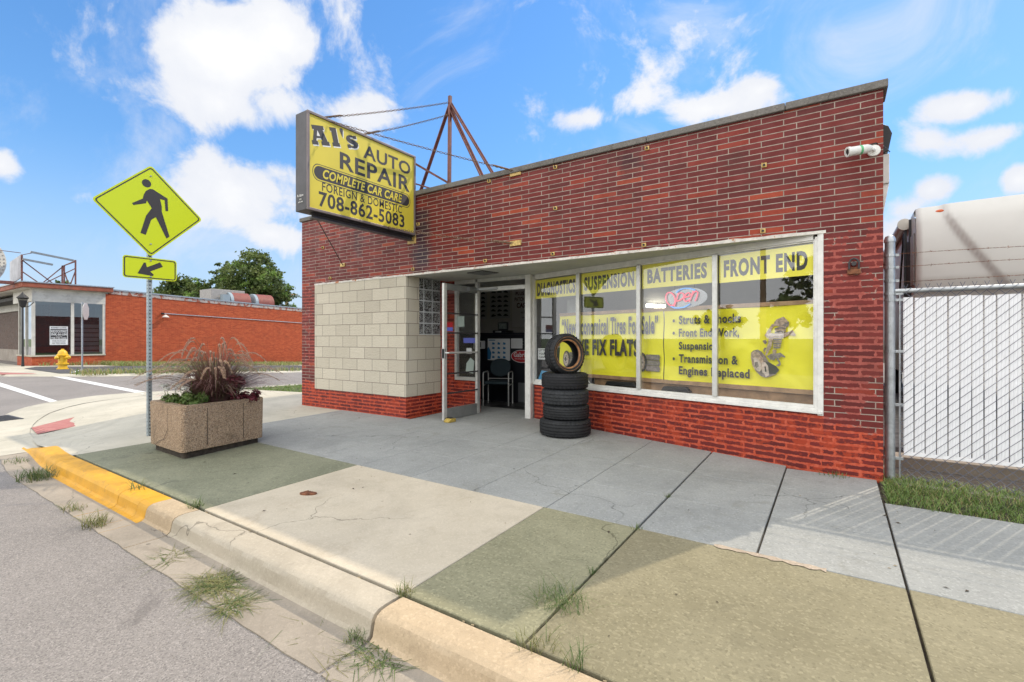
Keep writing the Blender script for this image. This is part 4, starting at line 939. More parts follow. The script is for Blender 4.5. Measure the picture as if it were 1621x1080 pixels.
def blobs(q, x0, x1, z0, z1, y, c, r, seed, mi=0):
    rg = random.Random(seed)
    for i in range(c):
        for j in range(r):
            cx_ = x0+(x1-x0)*(i+.5)/c; cz_ = z0+(z1-z0)*(j+.5)/r+rg.uniform(-.01, .01); a = (x1-x0)/c*.42; h_ = (z1-z0)/r*.30; k = rg.uniform(-.35, .35)
            pts = [(-1, -.3), (-.8, -.7), (.8, -.7), (1, -.2), (.75, .15), (.4, .25), (.2, .8), (-.4, .8), (-.65, .2)]
            q.add([(cx_+a*(u*math.cos(k)-v*h_/a*math.sin(k)), y-.006, cz_+h_*v*math.cos(k)+a*u*math.sin(k)*.5) for u, v in pts], [tuple(range(len(pts)))], mi)
M['poster_grey'] = mat('poster_grey', (.52, .52, .53), .5); M['poster_navy'] = mat('poster_navy', (.012, .018, .03), .5); M['print_blue'] = mat('print_blue', (.03, .16, .34), .5); M['print_red'] = mat('print_red', (.42, .02, .03), .45)
flat('car_poster', 'large grey wall poster with rows of dark cars above the counter', 'poster', -7.12, -6.52, 1.81, 2.53, 9.62, M['poster_grey'], ('car_pictures', M['poster_navy'], lambda q: blobs(q, -7.1, -6.54, 1.84, 2.52, 9.61, 3, 6, 1)))
flat('car_poster', 'narrow grey wall poster with a column of dark cars beside the door leaf', 'poster', -7.6, -7.22, 1.80, 2.53, 9.62, M['poster_grey'], ('car_pictures', M['poster_navy'], lambda q: blobs(q, -7.58, -7.24, 1.84, 2.52, 9.61, 2, 6, 2)))
def plus(q):
    text(q, 'PLUS TAX', (-6.35, 9.61, 2.35), XD, ZU, NY, .5, .085, bold=.02); text(q, 'PATCH', (-6.38, 9.61, 2.21), XD, ZU, NY, .27, .095, bold=.02); text(q, 'CASH', (-6.32, 9.61, 2.05), XD, ZU, NY, .33, .12, bold=.03)
    text(q, 'no checks', (-6.2, 9.61, 1.92), XD, ZU, NY, .26, .05); text(q, 'thank you', (-6.18, 9.61, 1.80), XD, ZU, NY, .24, .04)
flat('price_board', 'white price board reading PATCH and CASH on the back wall', 'price board', -6.46, -5.6, 1.60, 2.55, 9.62, mat('board_white', (.75, .73, .72), .6), ('lettering', mat('maroon_ink', (.10, .01, .015), .6), plus))
def parts_poster(q):
    for i in range(3):
        for j in range(4):
            x = -5.98+.14*i; z = .93+.095*j; q.add([(x-.035, 8.19, z-.02), (x+.03, 8.19, z-.025), (x+.04, 8.19, z+.01), (x-.02, 8.19, z+.03)], [(0, 1, 2, 3)])
    q.add([(-6.13, 8.19, .88), (-6.05, 8.19, .88), (-6.03, 8.19, 1.02), (-6.10, 8.19, 1.15), (-6.13, 8.19, 1.1)], [tuple(range(5))]); q.add([(-6.1, 8.19, 1.275), (-5.93, 8.19, 1.275), (-5.93, 8.19, 1.295), (-6.1, 8.19, 1.295)], [(0, 1, 2, 3)])
flat('parts_chart', 'white chart of blue car parts stuck on the black counter', 'poster', -6.13, -5.56, .862, 1.316, 8.2, M['paper'], ('part_pictures', M['print_blue'], parts_poster))
flat('printed_notice', 'small white printed notice on the counter right of the parts chart', 'notice', -5.53, -5.255, 1.117, 1.32, 8.2, M['paper'], ('lettering', M['poster_grey'], lambda q: [q.add([(-5.51, 8.19, z), (-5.29+.03*(i % 3), 8.19, z), (-5.29+.03*(i % 3), 8.19, z+.008), (-5.51, 8.19, z+.008)], [(0, 1, 2, 3)]) for i, z in enumerate(lin(1.15, 1.28, 7))]))
ov = thing('oval_sign', 'red oval sign with white script lettering on the counter', 'sign', (-5.3, 8.2, .83)); b = MB(); e_ = [(-5.275+.255*math.cos(a), .957+.13*math.sin(a)) for a in lin(0, 2*math.pi, 41)[:-1]]
b.prism(e_, lambda a, c_, t_: (a, t_, c_), 8.195, 8.2); b.build('white_rim', M['paper'], ov)
b = MB(); b.prism([(-5.275+.24*math.cos(a), .957+.118*math.sin(a)) for a in lin(0, 2*math.pi, 41)[:-1]], lambda a, c_, t_: (a, t_, c_), 8.19, 8.195); b.build('red_face', M['print_red'], ov)
b = MB(); text(b, 'Gabriel', (-5.46, 8.188, .94), XD, ZU, NY, .36, .10, bold=.02); text(b, 'RIDE CONTROL PRODUCTS', (-5.43, 8.188, .895), XD, ZU, NY, .30, .02, bold=.02); b.build('lettering', M['paper'], ov, recalc=False)
def box_thing(name, label, cat, c, s_, m, extra=None):
    b = MB(); b.box(c[0]-s_[0]/2, c[0]+s_[0]/2, c[1]-s_[1]/2, c[1]+s_[1]/2, c[2], c[2]+s_[2]); o = b.build(name, m, bevel=.006); props(o, label, cat); return o
fr = thing('picture_frame', 'black picture frame standing on top of the counter printer', 'picture frame', (-5.84, 8.35, 1.5)); b = MB()
b.box(-5.967, -5.707, 8.34, 8.36, 1.495, 1.67); b.build('frame', M['counter'], fr, bevel=.004); b = MB(); b.box(-5.935, -5.74, 8.333, 8.34, 1.525, 1.64); b.build('picture', mat('photo_print', (.16, .19, .18), .4, var=.4, vscale=20), fr)
pr = thing('printer', 'black printer with pale front on the counter top', 'printer', (-5.9, 8.4, 1.44)); b = MB(); b.box(-6.08, -5.74, 8.3, 8.6, 1.441, 1.494); b.build('case', M['counter'], pr, bevel=.008); b = MB(); b.box(-6.0, -5.85, 8.292, 8.3, 1.45, 1.475); b.build('paper_tray', M['poster_grey'], pr)
tb = thing('card_box', 'white and red box hung on the counter left of the parts chart', 'box', (-6.33, 8.15, 1.1)); b = MB(); b.box(-6.45, -6.20, 8.1, 8.2, 1.1, 1.27); b.build('case', M['paper'], tb, bevel=.01); b = MB(); b.box(-6.33, -6.24, 8.096, 8.1, 1.13, 1.25); b.build('label_patch', M['dark'], tb)
def chair(name, label, cx_, cy_, rz):
    c = thing(name, label, 'chair', (cx_, cy_, .012), rz, 'waiting chairs inside the door'); Mx = WM[c.name]
    tr = lambda p: tuple(Mx @ Vector(p))
    for sx in (-.25, .25):
        f = MB(); f.tube([tr((sx, -.22, 0)), tr((sx, -.22, .60)), tr((sx, -.20, .64)), tr((sx, -.16, .65)), tr((sx, .18, .65)), tr((sx, .22, .63)), tr((sx, .235, .58)), tr((sx, .24, 0))], .012, 7); f.tube([tr((sx, -.22, .40)), tr((sx, .24, .40))], .010, 6); f.build('arm_frame', M['alu'], c, smooth=True)
    s = MB(); s.prism([(-.235, -.22), (.235, -.22), (.22, .2), (-.22, .2)], lambda a, b, t: tr((a, b, t)), .42, .475); s.build('seat', M['teal'], c, bevel=.02)
    s = MB(); pr_ = [(.21*math.cos(t_)*(1 if abs(math.cos(t_)) < .8 else 1), .72+.18*math.copysign(abs(math.sin(t_))**.7, math.sin(t_))) for t_ in lin(0, 2*math.pi, 25)[:-1]]
    s.prism(pr_, lambda a, b, t: tr((a, .22+.12*(b-.55)+t, b)), 0, .04); s.build('backrest', M['teal'], c, bevel=.008)
    s = MB(); s.tube([tr((-.25, .235, .5)), tr((.25, .235, .5))], .01, 6); s.build('cross_bar', M['alu'], c)
M['teal'] = mat('dark_teal_fabric', (.012, .026, .034), .8)
chair('waiting_chair', 'dark teal waiting chair with chrome arms just inside the open door', -5.52, 7.72, R(24))
b = MB(); b.box(-5.45, -4.3, 6.9, 7.7, .014, .024); props(b.build('door_mat', M['black']), 'black door mat on the floor inside the doorway', 'door mat')
ws = thing('door_wedge', 'dirty yellow block wedged under the corner of the open door', 'door stop', (-5.06, 5.74, 0)); b = MB(); b.prism([(5.66, .002), (5.82, .002), (5.82, .055), (5.74, .07), (5.66, .03)], lambda a, c_, t_: (t_, a, c_), -5.10, -4.98)
b.build('block', mat('worn_yellow', (.42, .30, .06), .7, var=.4, vscale=25, dirt=.8), ws, bevel=.008); b = MB(); b.box(-5.09, -4.985, 5.72, 5.76, .062, .075); b.build('strap', M['black'], ws)
# stickers on the door glass and sidelight
def sticker(name, label, pts, m):
    b = MB(); b.add(pts, [tuple(range(len(pts)))]); props(b.build(name, m, recalc=False), label, 'sticker')
M['sheet_green'] = mat('pale_green_sheet', (.42, .50, .46), .5)
sticker('paper_sheet', 'pale green sheet stuck on the sidelight beside the door', [(-5.66, 6.655, 1.53), (-5.50, 6.655, 1.53), (-5.50, 6.655, 1.72), (-5.66, 6.655, 1.72)], M['sheet_green'])
sticker('blue_sticker', 'blue and white sticker on the sidelight', [(-5.52, 6.655, 1.24), (-5.25, 6.655, 1.24), (-5.25, 6.655, 1.33), (-5.52, 6.655, 1.33)], M['violet_card'])
sticker('small_sticker', 'small white sticker low on the sidelight', [(-5.45, 6.655, 1.05), (-5.33, 6.655, 1.05), (-5.33, 6.655, 1.15), (-5.45, 6.655, 1.15)], M['paper'])
sticker('flower_sticker', 'white scroll shaped decal near the bottom of the sidelight', [(-5.47, 6.655, .72), (-5.30, 6.655, .70), (-5.27, 6.655, .92), (-5.36, 6.655, .98), (-5.45, 6.655, .88)], M['sheet_green'])
cs = thing('card_sticker', 'small blue and red sticker on the open door glass', 'sticker', (-5.145, 5.8, 1.45)); b = MB(); b.box(-5.146, -5.144, 5.79, 5.93, 1.44, 1.50); b.build('blue_half', M['violet_card'], cs); b = MB(); b.box(-5.146, -5.144, 5.79, 5.93, 1.50, 1.58); b.build('red_half', M['print_red'], cs)
# ---- things on the facade ---------------------------------------------------
sc = thing('security_camera', 'white bullet security camera with green band near the top right corner of the wall', 'camera', (.30, 5.60, 3.07)); b = MB()
b.lathe([(0, 0), (.052, 0), (.05, .018), (0, .022)], Matrix.Translation((.305, 5.618, 3.075)) @ Matrix.Rotation(R(90), 4, 'X'), 20); b.tube([(.305, 5.60, 3.075), (.29, 5.55, 3.075), (.25, 5.53, 3.07)], .016, 8); b.build('mount', M['white'], sc, smooth=True)
ax = Vector((-.86, -.45, -.13)).normalized(); c0 = Vector((.25, 5.52, 3.075)); q_ = ax.to_track_quat('Z', 'Y').to_matrix().to_4x4()
b = MB(); b.lathe([(0, -.03), (.03, -.028), (.04, 0), (.041, .05), (.041, .14), (.045, .15), (.045, .175), (.03, .176), (.028, .165), (0, .165)], Matrix.Translation(c0) @ q_, 20); b.build('body', M['white'], sc, smooth=True)
b = MB(); b.lathe([(.0425, .052), (.0425, .072), (.04, .072), (.04, .052)], Matrix.Translation(c0) @ q_, 20); b.build('green_band', mat('green_band', (.12, .45, .2), .5), sc, smooth=True)
b = MB(); b.lathe([(0, .168), (.027, .168)], Matrix.Translation(c0) @ q_, 16); b.build('lens', M['black'], sc)
lb_ = thing('wall_lamp_base', 'broken dark iron lamp bracket on the right brick pier', 'lamp bracket', (.149, 5.6, 1.96)); b = MB(); b.box(.10, .205, 5.585, 5.619, 1.93, 1.98); b.box(.11, .195, 5.60, 5.619, 1.98, 2.0); b.build('bracket', M['rust'], lb_, bevel=.006)
b = MB(); b.tube([(.115, 5.59, 1.98), (.115, 5.588, 2.04), (.128, 5.588, 2.068), (.152, 5.588, 2.08), (.176, 5.588, 2.068), (.19, 5.588, 2.04), (.19, 5.59, 1.98)], .009, 7); b.lathe([(0, 0), (.022, 0), (.02, .03), (0, .03)], Matrix.Translation((.152, 5.61, 2.03)) @ Matrix.Rotation(R(90), 4, 'X'), 12); b.build('socket_hoop', M['dark'], lb_, smooth=True)
# ---- the projecting sign ------------------------------------------------------
SX, SXB, SY0, SY1, SZ0, SZ1 = -5.65, -5.905, 3.665, 5.595, 2.99, 4.275
SG = thing('shop_sign', 'yellow illuminated box sign reading Al\'s AUTO REPAIR projecting over the sidewalk', 'shop sign', (-5.78, 5.6, SZ0))
M['cab'] = mat('sign_cabinet', (.055, .052, .06), .5, var=.2, vscale=5, bump=.1); M['trim'] = mat('sign_trim', (.19, .155, .15), .45, metal=.3, var=.1)
M['face'] = mat('sign_face_acrylic', (.66, .54, .055), .35, var=.06, vscale=1.4)
b = MB(); b.box(SXB, SX-.012, SY0, SY1, SZ0, SZ1); b.build('cabinet', M['cab'], SG, bevel=.008)
b = MB(); b.box(SX-.012, SX-.006, SY0+.02, SY1-.02, SZ0+.02, SZ1-.02); b.build('sign_face', M['face'], SG)
b = MB(); e = .034
b.box(SX-.012, SX+.012, SY0, SY1, SZ0, SZ0+e); b.box(SX-.012, SX+.012, SY0, SY1, SZ1-e, SZ1); b.box(SX-.012, SX+.0115, SY0, SY0+e, SZ0+e, SZ1-e); b.box(SX-.012, SX+.0115, SY1-e, SY1, SZ0+e, SZ1-e); b.build('frame', M['trim'], SG, bevel=.004)
SU, SV, SN = (0, 1, 0), (0, 0, 1), (1, 0, 0); XF = SX-.006
ALS = dict(
 A=[(3.729, 4.104), (3.903, 4.149), (3.916, 4.098), (3.896, 4.093), (3.972, 3.967), (3.996, 3.968), (4.01, 3.919), (3.887, 3.889), (3.875, 3.934), (3.893, 3.942), (3.872, 3.975), (3.809, 3.957), (3.804, 3.926), (3.823, 3.922), (3.836, 3.876), (3.749, 3.855), (3.735, 3.906), (3.755, 3.911), (3.766, 4.058), (3.742, 4.056)],
 L=[(3.995, 4.17), (4.097, 4.196), (4.143, 4.007), (4.159, 4.005), (4.175, 3.961), (4.057, 3.933), (4.042, 3.976), (4.063, 3.986), (4.027, 4.131), (4.007, 4.128)],
 ap=[(4.156, 4.205), (4.178, 4.223), (4.203, 4.222), (4.213, 4.204), (4.211, 4.101), (4.168, 4.169)],
 s=[(4.441, 4.158), (4.391, 4.145), (4.368, 4.158), (4.322, 4.141), (4.348, 4.129), (4.414, 4.127), (4.465, 4.113), (4.475, 4.078), (4.455, 4.038), (4.408, 4.014), (4.368, 4.009), (4.348, 4.008), (4.342, 3.998), (4.299, 3.989), (4.286, 4.034), (4.335, 4.05), (4.358, 4.033), (4.398, 4.048), (4.391, 4.061), (4.322, 4.065), (4.28, 4.084), (4.264, 4.116), (4.277, 4.15), (4.316, 4.175), (4.361, 4.184), (4.381, 4.182), (4.391, 4.193), (4.431, 4.205)])
AH = [(3.817, 4.063), (3.858, 4.0), (3.81, 3.985)]
b = MB()
for pl in ALS.values(): b.add([(XF+.001, y+.014, z-.014) for y, z in pl], [tuple(range(len(pl)))])
b.add([(XF+.003, y, z) for y, z in AH], [(0, 1, 2)]); b.build('letter_shadow', M['white'], SG, recalc=False)
b = MB()
for pl in ALS.values(): b.add([(XF+.002, y, z) for y, z in pl], [tuple(range(len(pl)))])
text(b, 'AUTO', (XF, 4.56, 3.935), SU, SV, SN, .93, .20, bold=.022); text(b, 'REPAIR', (XF, 4.165, 3.662), SU, SV, SN, 1.31, .235, bold=.022)
text(b, 'FOREIGN & DOMESTIC', (XF, 3.89, 3.285), SU, SV, SN, 1.415, .118, bold=.008, spacing=1.1); text(b, '708-862-5083', (XF, 3.84, 3.068), SU, SV, SN, 1.52, .205, bold=.022)
y0, y1, zc, rr_ = 3.77, 5.465, 3.513, .088
pill = [(y1-rr_+rr_*math.cos(a), zc+rr_*math.sin(a)) for a in lin(-math.pi/2, math.pi/2, 12)]+[(y0+rr_+rr_*math.cos(a), zc+rr_*math.sin(a)) for a in lin(math.pi/2, 1.5*math.pi, 12)]
b.add([(XF+.001, y, z) for y, z in pill], [tuple(range(len(pill)))])
k_ = .012
o_ = [((y0+y1)/2+(y-(y0+y1)/2)*(1+2*k_*2/(y1-y0)), zc+(z-zc)*(1+2*k_/rr_)) for y, z in pill]; i_ = [((y0+y1)/2+(y-(y0+y1)/2)*(1+2*k_*1.3/(y1-y0)), zc+(z-zc)*(1+1.3*k_/rr_)) for y, z in pill]; n = len(pill)
b.add([(XF+.0008, y, z) for y, z in o_+i_], [(i, (i+1) % n, n+(i+1) % n, n+i) for i in range(n)])
b.build('lettering', M['dark'], SG, recalc=False)
b = MB(); text(b, 'COMPLETE CAR CARE', (XF+.001, 3.90, 3.452), SU, SV, SN, 1.41, .128, bold=.03, shear=.25); b.build('pill_lettering', M['face'], SG, recalc=False)
b = MB(); text(b, 'R-Sign', (SXB+.06, SY0-.0095, 3.16), (1, 0, 0), SV, (0, -1, 0), .13, .04, bold=.02); text(b, '708', (SXB+.10, SY0-.0095, 3.125), (1, 0, 0), SV, (0, -1, 0), .05, .018, bold=.02); text(b, '687-5000', (SXB+.08, SY0-.0095, 3.09), (1, 0, 0), SV, (0, -1, 0), .10, .018, bold=.02); b.build('maker_lettering', M['white'], SG, recalc=False)
b = MB(); b.box(-5.80, -5.70, 3.80, 5.62, 2.915, 2.925); b.box(-5.80, -5.70, 3.80, 5.62, 2.975, 2.985); b.box(-5.755, -5.745, 3.80, 5.62, 2.925, 2.975); b.build('support_beam', M['cab'], SG)
b = MB(); b.box(-5.84, -5.66, 5.605, 5.62, 2.87, 3.03); b.build('wall_plate', M['bracket'], SG)
b = MB(); b.beam((-5.72, 5.59, 4.20), (-4.98, 5.95, 3.70), .03, .03); b.beam((-5.72, 5.59, 3.86), (-5.35, 5.75, 3.72), .02, .02); b.build('brace', M['steel_red'], SG)
def chain(name, p, q, m, parent, sag=.0, link=.042, r=.0042, turn=0.):
    p, q = Vector(p), Vector(q); L = (q-p).length; n = int(L/(link*.78)); b = MB()
    def at(t_): return p.lerp(q, t_)-Vector((0, 0, sag*4*t_*(1-t_)))
    for i in range(n):
        a, c_ = at(i/n), at((i+1)/n); d = (c_-a).normalized(); u = d.cross(Vector((0, 0, 1))).normalized(); v = u.cross(d)
        if i % 2: u, v = v, -u
        ctr = (a+c_)/2; pts = []
        for k in range(8):
            th = 2*math.pi*k/8; pts.append(ctr+d*(link*.5*math.cos(th))+u*(link*.30*math.sin(th)))
        nrm = d.cross(u); vs = []
        for k in range(8):
            th = 2*math.pi*k/8; rd = (d*math.cos(th)+u*math.sin(th)).normalized()
            for j in range(3):
                ph_ = 2*math.pi*j/3; vs.append(pts[k]+rd*(r*math.cos(ph_))+nrm*(r*math.sin(ph_)))
        b.add(vs, [(k*3+j, ((k+1) % 8)*3+j, ((k+1) % 8)*3+(j+1) % 3, k*3+(j+1) % 3) for k in range(8) for j in range(3)])
    if turn:
        d = (q-p).normalized(); c_ = p+d*(L*turn); b.tube([c_-d*.14, c_-d*.10, c_+d*.10, c_+d*.14], [.004, .013, .013, .004], 6)
    return b.build(name, m, parent)
M['chain'] = mat('rusty_chain', (.20, .13, .085), .7, metal=.3, var=.4, vscale=30)
MT = Vector((-5.07, 5.78, 5.14))
chain('support_chain', (-5.78, 3.90, 4.285), MT+Vector((0, 0, -.07)), M['chain'], SG, .02, turn=.1); chain('support_chain', (-5.72, 4.58, 4.285), MT+Vector((0, 0, -.26)), M['chain'], SG, .02, turn=.1)
chain('support_chain', (-5.74, 3.95, 4.285), (-3.73, 5.60, 3.67), M['chain'], SG, .02, turn=.93); chain('support_chain', (-5.66, 5.0, 3.02), (-3.75, 5.60, 2.66), M['chain'], SG, .03, turn=.92)
b = MB(); b.tube([(-5.76, 3.84, 2.98), (-7.53, 5.61, 2.674)], .007, 6); b.build('guy_wire', M['black'], SG)
b = MB(); b.box(-7.60, -7.47, 5.602, 5.62, 2.645, 2.705); b.box(-3.80, -3.62, 5.60, 5.62, 2.62, 2.69); b.box(-3.80, -3.62, 5.60, 5.62, 3.60, 3.655); b.build('chain_anchor', M['bracket'], SG)
# ---- roof mast -----------------------------------------------------------------
ms = thing('roof_mast', 'rusty red steel mast with three angle legs on the roof holding the sign chains', 'mast', (-5.07, 5.78, 3.7))
b = MB(); b.beam((-5.09, 5.78, 3.30), tuple(MT+Vector((0, 0, .03))), .045, .045); b.build('pole', M['steel_red'], ms)
for q, wd in (((-4.05, 6.05, 3.30), .05), ((-4.28, 5.95, 3.30), .065), ((-6.05, 5.85, 3.30), .045)):
    b = MB(); b.beam(tuple(MT-Vector((0, 0, .08 if wd < .06 else .18))), q, wd, .012); b.beam(tuple(MT-Vector((0, -.02, .08 if wd < .06 else .18))), tuple(Vector(q)+Vector((0, .02, 0))), .012, wd); b.build('leg', M['steel_red'], ms)

fl = thing('fluorescent_light', 'lit white fluorescent strip on the back wall seen over the tire banner', 'strip light', (-3.02, 9.55, 1.97)); b = MB(); b.beam((-3.15, 9.56, 1.985), (-2.80, 9.56, 1.955), .05, .05); b.build('tube', mat('lit_tube', (.8, .78, .7), .4, emit=((1., .93, .75), 9.)), fl); b = MB(); b.beam((-3.18, 9.60, 1.988), (-2.77, 9.60, 1.953), .03, .08); b.build('fixture', M['white'], fl)
# ================================================================ crossing sign
M['fluor'] = mat('fluorescent_yellow_green', (.56, .66, .012), .4); M['post_steel'] = mat('punched_post_steel', (.36, .42, .45), .5, metal=.55, var=.12, vscale=10, dirt=.2)
CS = thing('crossing_sign', 'yellow green pedestrian crossing diamond with an arrow plate on a perforated steel post', 'road sign', (-8.07, 2.785, -.06))
b = MB(); px_, py_, pw = -8.075, 2.785, .026
# square tube with punched holes: four walls, each a ladder of strips round real holes
pitch = .0508; z = -.10; ztop = 3.72
def wall(mb, o, u):
    o, u = Vector(o), Vector(u); zz = -.10
    mb.add([o-u*pw+Vector((0, 0, -.1)), o-u*.009+Vector((0, 0, -.1)), o-u*.009+Vector((0, 0, ztop)), o-u*pw+Vector((0, 0, ztop))], [(0, 1, 2, 3)])
    mb.add([o+u*.009+Vector((0, 0, -.1)), o+u*pw+Vector((0, 0, -.1)), o+u*pw+Vector((0, 0, ztop)), o+u*.009+Vector((0, 0, ztop))], [(0, 1, 2, 3)])
    while zz < ztop:
        a, c_ = zz, min(zz+pitch-.018, ztop)
        mb.add([o-u*.009+Vector((0, 0, a)), o+u*.009+Vector((0, 0, a)), o+u*.009+Vector((0, 0, c_)), o-u*.009+Vector((0, 0, c_))], [(0, 1, 2, 3)]); zz += pitch
for dx, dy, u in ((pw, 0, (0, 1, 0)), (-pw, 0, (0, 1, 0)), (0, pw, (1, 0, 0)), (0, -pw, (1, 0, 0))): wall(b, (px_+dx, py_+dy, 0), u)
b.build('post', M['post_steel'], CS, recalc=False)
b = MB(); b.box(px_-pw+.002, px_+pw-.002, py_-.004, py_+.004, -.1, ztop); b.build('post_core', M['black'], CS)
def rounded(pts, r, n=5):
    o = []; k = len(pts)
    for i in range(k):
        p, a, c_ = Vector(pts[i]), Vector(pts[i-1]), Vector(pts[(i+1) % k]); u = (a-p).normalized(); v = (c_-p).normalized()
        th = math.acos(max(-1, min(1, u.dot(v))))/2; t_ = r/math.tan(th); ctr = p+(u+v).normalized()*(r/math.sin(th)); s_ = p+u*t_; e = p+v*t_
        for j in range(n+1):
            q = s_.lerp(e, j/n)-ctr; o.append(tuple(ctr+q.normalized()*r))
    return o
XS = -8.03
def onS(a, c_, t_): return (XS+t_, a, c_)
def ring(mb, out, inn, x, mi=0): n = len(out); mb.add([(x, a, c_) for a, c_ in out+inn], [(i, (i+1) % n, n+(i+1) % n, n+i) for i in range(n)], mi)
cy_, cz_, hd_ = 2.79, 3.134, .660
dia = lambda h: [(cy_, cz_-h), (cy_+h*1.01, cz_), (cy_, cz_+h*.965), (cy_-h, cz_+.01)]
b = MB(); b.prism(rounded(dia(hd_), .045), onS, -.003, 0); dp = b.build('diamond_plate', M['fluor'], CS)
b = MB(); ring(b, rounded(dia(hd_-.028), .035), rounded(dia(hd_-.049), .028), XS+.002)
PED = [(2.776, 3.434), (2.814, 3.437), (2.877, 3.405), (2.992, 3.348), (3.001, 3.168), (2.967, 3.164), (2.956, 3.318), (2.9, 3.319), (2.921, 3.213), (2.921, 3.143), (2.956, 3.017), (3.017, 2.804), (2.98, 2.766), (2.848, 3.05), (2.791, 2.998), (2.727, 2.775), (2.665, 2.792), (2.73, 3.043), (2.799, 3.167), (2.74, 3.262), (2.73, 3.22), (2.584, 3.161), (2.569, 3.186), (2.692, 3.276), (2.704, 3.335), (2.73, 3.395)]
b.add([(XS+.002, a, c_) for a, c_ in PED], [tuple(range(len(PED)))])
b.add([(XS+.002, 2.737+.055*math.cos(t_), 3.502+.056*math.sin(t_)) for t_ in lin(0, 2*math.pi, 25)[:-1]], [tuple(range(24))]); b.build('walking_figure', M['dark'], dp, recalc=False)
b = MB(); ap_ = [(2.463, 2.155), (3.11, 2.155), (3.11, 2.462), (2.463, 2.462)]; b.prism(rounded(ap_, .04), onS, -.003, 0); apl = b.build('arrow_plate', M['fluor'], CS)
ins = lambda e: [(2.463+e, 2.155+e), (3.11-e, 2.155+e), (3.11-e, 2.462-e), (2.463+e, 2.462-e)]
b = MB(); ring(b, rounded(ins(.014), .03), rounded(ins(.027), .022), XS+.002)
ARR = [(2.632, 2.225), (2.704, 2.381), (2.727, 2.387), (2.74, 2.322), (2.9, 2.412), (2.934, 2.351), (2.78, 2.267), (2.822, 2.228), (2.814, 2.205)]
b.add([(XS+.002, a, c_) for a, c_ in ARR], [tuple(range(len(ARR)))]); b.build('arrow', M['dark'], apl, recalc=False)
for z in (3.617, 2.656, 2.42, 2.19):
    b = MB(); b.lathe([(0, .008), (.008, .008), (.012, .003), (.012, 0)], Matrix.Translation((XS, 2.788, z)) @ Matrix.Rotation(R(90), 4, 'Y'), 10); b.build('bolt', M['galv'], CS)
# ================================================================ planter and plants
def aggregate():
    m = bpy.data.materials.new('exposed_aggregate'); m.use_nodes = True; t = m.node_tree; b_ = t.nodes['Principled BSDF']
    P = t.nodes.new('ShaderNodeNewGeometry').outputs['Position']
    vo = t.nodes.new('ShaderNodeTexVoronoi'); t.links.new(P, vo.inputs['Vector']); vo.inputs['Scale'].default_value = 80.
    s = t.nodes.new('ShaderNodeSeparateColor'); t.links.new(vo.outputs['Color'], s.inputs[0])
    c = MIX(t, MR(t, s.outputs[0], .1, .9), (.36, .25, .16), (.50, .36, .24)); c = MIX(t, MR(t, s.outputs[1], .8, .95, 0, .6), c, (.46, .37, .28)); c = MIX(t, MR(t, vo.outputs['Distance'], .35, .75, 0, .6), c, (.13, .085, .05))
    c = MIX(t, MR(t, NOISE(t, P, 2.2, 6., .7, .5), .52, .7, 0, .55), c, (.10, .07, .045))
    t.links.new(c, b_.inputs['Base Color']); b_.inputs['Roughness'].default_value = .9
    bn = t.nodes.new('ShaderNodeBump'); bn.inputs['Strength'].default_value = .8; bn.inputs['Distance'].default_value = .012
    t.links.new(MA(t, 'SUBTRACT', 1., vo.outputs['Distance']), bn.inputs['Height']); t.links.new(bn.outputs[0], b_.inputs['Normal'])
    return m
M['agg'] = aggregate()
C0, C1, C2 = Vector((-6.13, 2.42)), Vector((-7.08, 2.44)), Vector((-6.26, 3.44))
C3 = C1+C2-C0; PC = (C0+C3)/2
PL = thing('concrete_planter', 'square exposed aggregate concrete planter raised on a low base on the sidewalk', 'planter', (PC.x, PC.y, -.06))
def inset(e): return [tuple(PC+(q-PC)*(1-e)) for q in (C0, C2, C3, C1)]
b = MB(); ob_, it_ = rounded([tuple(q) for q in inset(0)], .045), rounded([tuple(q) for q in inset(.17)], .03); lo_ = rounded([tuple(q) for q in inset(.015)], .045); n = len(ob_)
vs = [(*p, .018) for p in lo_]+[(*p, .535) for p in ob_]+[(*(Vector(p)*.985+PC*.015), .548) for p in ob_]+[(*p, .548) for p in it_]+[(*p, .40) for p in it_]
b.add(vs, [(k*n+i, k*n+(i+1) % n, (k+1)*n+(i+1) % n, (k+1)*n+i) for k in range(4) for i in range(n)]+[tuple(range(n))[::-1]]); b.build('trough', M['agg'], PL, smooth=True, angle=50)
b = MB(); b.prism(rounded([tuple(q) for q in inset(.10)], .03), lambda a, c_, t_: (a, c_, t_), -.075, .018); b.build('base', M['soil'], PL)
b = MB(); b.prism([tuple(q) for q in inset(.165)], lambda a, c_, t_: (a, c_, t_), .38, .485); b.build('soil', M['soil'], PL)
b = MB()
for f0 in (.28, .72):
    p = C0.lerp(C2, f0); d = (C2-C0).normalized(); nrm = Vector((d.y, -d.x)); b.add([(*(p-d*.004+nrm*.0025), .06), (*(p+d*.004+nrm*.0025), .06), (*(p+d*.003+nrm*.0035), .50), (*(p-d*.003+nrm*.0035), .50)], [(0, 1, 2, 3)])
p0 = C0.lerp(C1, .75); crk = [(.80, .02), (.66, .09), (.52, .12), (.45, .19), (.40, .24), (.40, .50)]
for (a, za), (c_, zc_) in zip(crk, crk[1:]):
    p, q = C0.lerp(C1, a), C0.lerp(C1, c_); p.y -= .006; q.y -= .006; b.add([(p.x, p.y, za), (p.x+.008, p.y, za-.004), (q.x+.006, q.y, zc_-.004), (q.x, q.y, zc_)], [(0, 1, 2, 3)])
b.build('cracks', M['soil'], PL, recalc=False)
